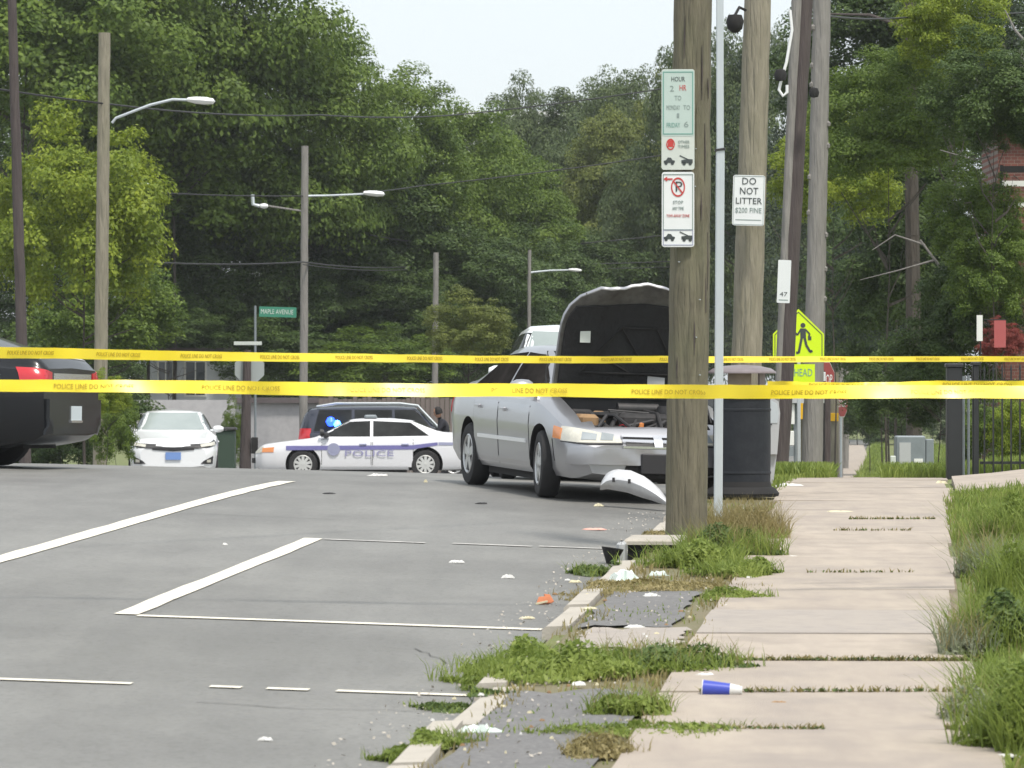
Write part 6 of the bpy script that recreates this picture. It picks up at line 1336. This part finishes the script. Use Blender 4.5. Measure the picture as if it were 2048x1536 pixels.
crumple(960, 1466, 88, 26, 'bag', 'crumpled white plastic bag on the verge tarmac near the bottom', 'plastic bag', 'plastic_bag', 1, flat=.45)
crumple(1249, 1162, 66, 34, 'bag', 'big crumpled white rubbish bag in the weeds below the storm drain', 'rubbish bag', 'rubbish_bag', 2, flat=.9)
crumple(1318, 1152, 34, 16, 'bag', 'greenish-white scrap of bag right of the big rubbish bag', 'plastic bag', 'plastic_bag', 3)
crumple(1222, 1152, 20, 14, 'papercream', 'cream scrap left of the big rubbish bag', seed=4)
crumple(1410, 1354, 46, 12, 'paper', 'white paper scrap at the pavement joint above the blue cup', seed=5)
crumple(1157, 1371, 30, 13, 'paper', 'creamy-white crumpled tissue below the long low weed row', seed=6)
crumple(1270, 1256, 38, 8, 'paper', 'flat white paper strip on the upper verge tarmac', seed=7)
crumple(1303, 1194, 34, 10, 'paper', 'white paper scrap at the top of the upper verge tarmac', seed=8)
crumple(1180, 1219, 28, 6, 'papercream', 'thin cream scrap by the kerb on the upper verge tarmac', seed=9)
crumple(1056, 1240, 28, 7, 'papercream', 'cream scrap on the road edge left of the orange wrapper', seed=10, kind='road') if False else None
crumple(1406, 1150, 24, 8, 'papercream', 'yellowish scrap among the weeds by the pole foot', seed=11)
crumple(1680, 1026, 60, 7, 'papercream', 'long pale scrap lying across a far pavement joint', seed=12)
crumple(1578, 974, 62, 12, 'paper', 'flat white card on the far pavement right of the litter bin', seed=13)
crumple(1882, 968, 26, 10, 'papercream', 'pale lump at the corner of the driveway apron', seed=14)
crumple(1585, 1115, 22, 5, 'paper', 'tiny white scrap on the left of a far slab', seed=15)
crumple(2015, 1515, 46, 8, 'paper', 'white scrap in weeds at the bottom right corner', seed=16)
crumple(1985, 1075, 16, 9, 'paper', 'small white scrap in the grass bank on the right', seed=17)
crumple(1510, 1152, 26, 10, 'cardboard', 'brown wrapper at the pavement edge by the bushy weeds', seed=18)
crumple(1500, 1158, 22, 7, 'paper', 'grey-white scrap beside the brown wrapper', seed=19)
crumple(1560, 1408, 40, 7, 'cardboard', 'dead brown leaf below the blue and white cup', 'leaf', 'dead_leaf', 20)
crumple(530, 1482, 28, 9, 'paper', 'lone white lid on the nearest stretch of road', seed=21, kind='road')
crumple(915, 1126, 32, 8, 'paper', 'white scrap on the road inside the parking bay, left', seed=22, kind='road')
crumple(1016, 1157, 26, 11, 'paper', 'white crumpled scrap on the road inside the parking bay, right', seed=23, kind='road')
crumple(1197, 1013, 20, 9, 'papercream', 'cream scrap on the road in front of the crashed sedan', seed=24, kind='road')
crumple(1190, 1060, 44, 6, 'litterpink', 'pinkish-red flat scrap on the road near the kerb', seed=25, kind='road')
crumple(963, 1008, 24, 4, 'trim', 'dark flat fragment on the road below the rear wheel', 'debris', 'debris', 26, 'road')
crumple(657, 988, 24, 3, 'trim', 'dark flat fragment on the far road, left of the crashed sedan', 'debris', 'debris', 27, 'road')
crumple(757, 952, 40, 7, 'paper', 'white scrap at the road crest under the police sedan', seed=28, kind='road')
crumple(851, 965, 8, 8, 'papercream', 'tiny cream scrap near the rear wheel of the police sedan', seed=29, kind='road')
crumple(450, 1091, 9, 6, 'paper', 'tiny white speck of litter in the empty lane', seed=30, kind='road')
crumple(1150, 1166, 24, 8, 'papercream', 'cream scrap on the kerb left of the dark-green weed', seed=31)
crumple(1135, 1162, 12, 5, 'paper', 'tiny scrap on the road at the kerb by the parking bay', seed=32, kind='road')
crumple(1215, 1306, 60, 10, 'kerb', 'broken chunk of pale concrete beside the low weed row', 'rubble', 'rubble', 33)
crumple(1054, 1238, 28, 7, 'papercream', 'cream scrap on the road left of the orange wrapper', seed=34, kind='road')
g = np.random.default_rng(77)
for i in range(46):
    px, py = g.uniform(880, 1420), g.uniform(1180, 1530)
    px = 780+(1536-py)*.95+g.uniform(-30, 330)*(1.25-(py-1100)/900)
    crumple(px, py, g.uniform(5, 13), 3, ['paper', 'papercream', 'cardboard'][i % 3], 'tiny scrap of litter strewn on the verge or kerb', 'litter', 'litter', 100+i)['group'] = 'tiny scraps along the verge'
# orange box and cup
c0 = inv(1085, 1208, 'road'); bx_ = empty('food_box', c0, R(25), 'orange-brown torn food box lying on the road by the kerb', 'food box')
mb = MB(); mb.box(-.055, .05, -.04, .04, 0, .006, Matrix.Rotation(R(-8), 4, 'Y')); mb.add([(-.06, -.04, .008), (.03, -.045, .01), (.045, -.02, .05), (-.03, -.01, .045), (-.06, -.037, .004), (.03, -.042, .006), (.045, -.016, .046), (-.03, -.006, .041)], [(0, 1, 2, 3), (7, 6, 5, 4), (0, 4, 5, 1), (1, 5, 6, 2), (2, 6, 7, 3), (3, 7, 4, 0)]); mb.build('base', M['litterorange'], bx_)
mb = MB(); mb.add([(.02, -.04, .01), (.07, -.02, .015), (.065, .03, .055), (.02, .02, .06), (.02, -.037, .006), (.07, -.017, .011), (.065, .034, .05), (.02, .024, .055)], [(0, 1, 2, 3), (7, 6, 5, 4), (0, 4, 5, 1), (1, 5, 6, 2), (2, 6, 7, 3), (3, 7, 4, 0)]); mb.build('flap', M['litterorange'], bx_)
mb = MB(); mb.box(-.07, .01, -.06, -.047, .012, .022, Matrix.Rotation(R(-10), 4, 'Y')); mb.build('liner', M['papercream'], bx_)
c0 = inv(1447, 1392)+Vector((0, 0, .03)); cup = empty('paper_cup', c0, R(-8), 'blue and white paper cup lying on the pavement', 'cup'); mt = Matrix.Rotation(R(90+3), 4, 'Y')
mb = MB(); mb.lathe([(.036, -.095), (.038, -.093), (.033, -.02), (.029, .03), (.027, .03), (.034, -.09)], 20, mt); mb.build('body', M['litterblue'], cup, True)
mb = MB(); mb.lathe([(.0291, .03), (.020, .085), (0, .086)], 20, mt); mb.build('white_end', M['paper'], cup, True)
mb = MB(); mb.lathe([(.0375, -.098), (.041, -.096), (.0375, -.092)], 20, mt); mb.build('rim', M['paper'], cup, True)
# dark drainpipe end / broken funnel on the kerb by the drain
c0 = inv(1221, 1128); fn = MB(); fn.lathe([(0, 0), (.03, 0), (.075, .10), (.08, .115), (.07, .112), (.03, .02), (0, .015)], 10, Matrix.Rotation(R(8), 4, 'Y')); o = fn.build('broken_funnel', M['blackmatte'], None, True, c0); tag(o, 'dark broken plastic funnel on the kerb beside the storm drain', 'debris')

# ------------------------------------------------ thin summer haze between here and the woods
mh = bpy.data.materials.new('haze'); mh.use_nodes = True; n = mh.node_tree.nodes; l = mh.node_tree.links; n.remove(n['Principled BSDF'])
pv = n.new('ShaderNodeVolumePrincipled'); pv.inputs['Color'].default_value = (.92, .95, .97, 1); pv.inputs['Density'].default_value = .00028; pv.inputs['Anisotropy'].default_value = .2; l.new(pv.outputs[0], n['Material Output'].inputs['Volume'])
hz = MB().box(-1100, 1100, -60, 2700, -6, 60).build('haze', mh); hz['kind'] = 'stuff'
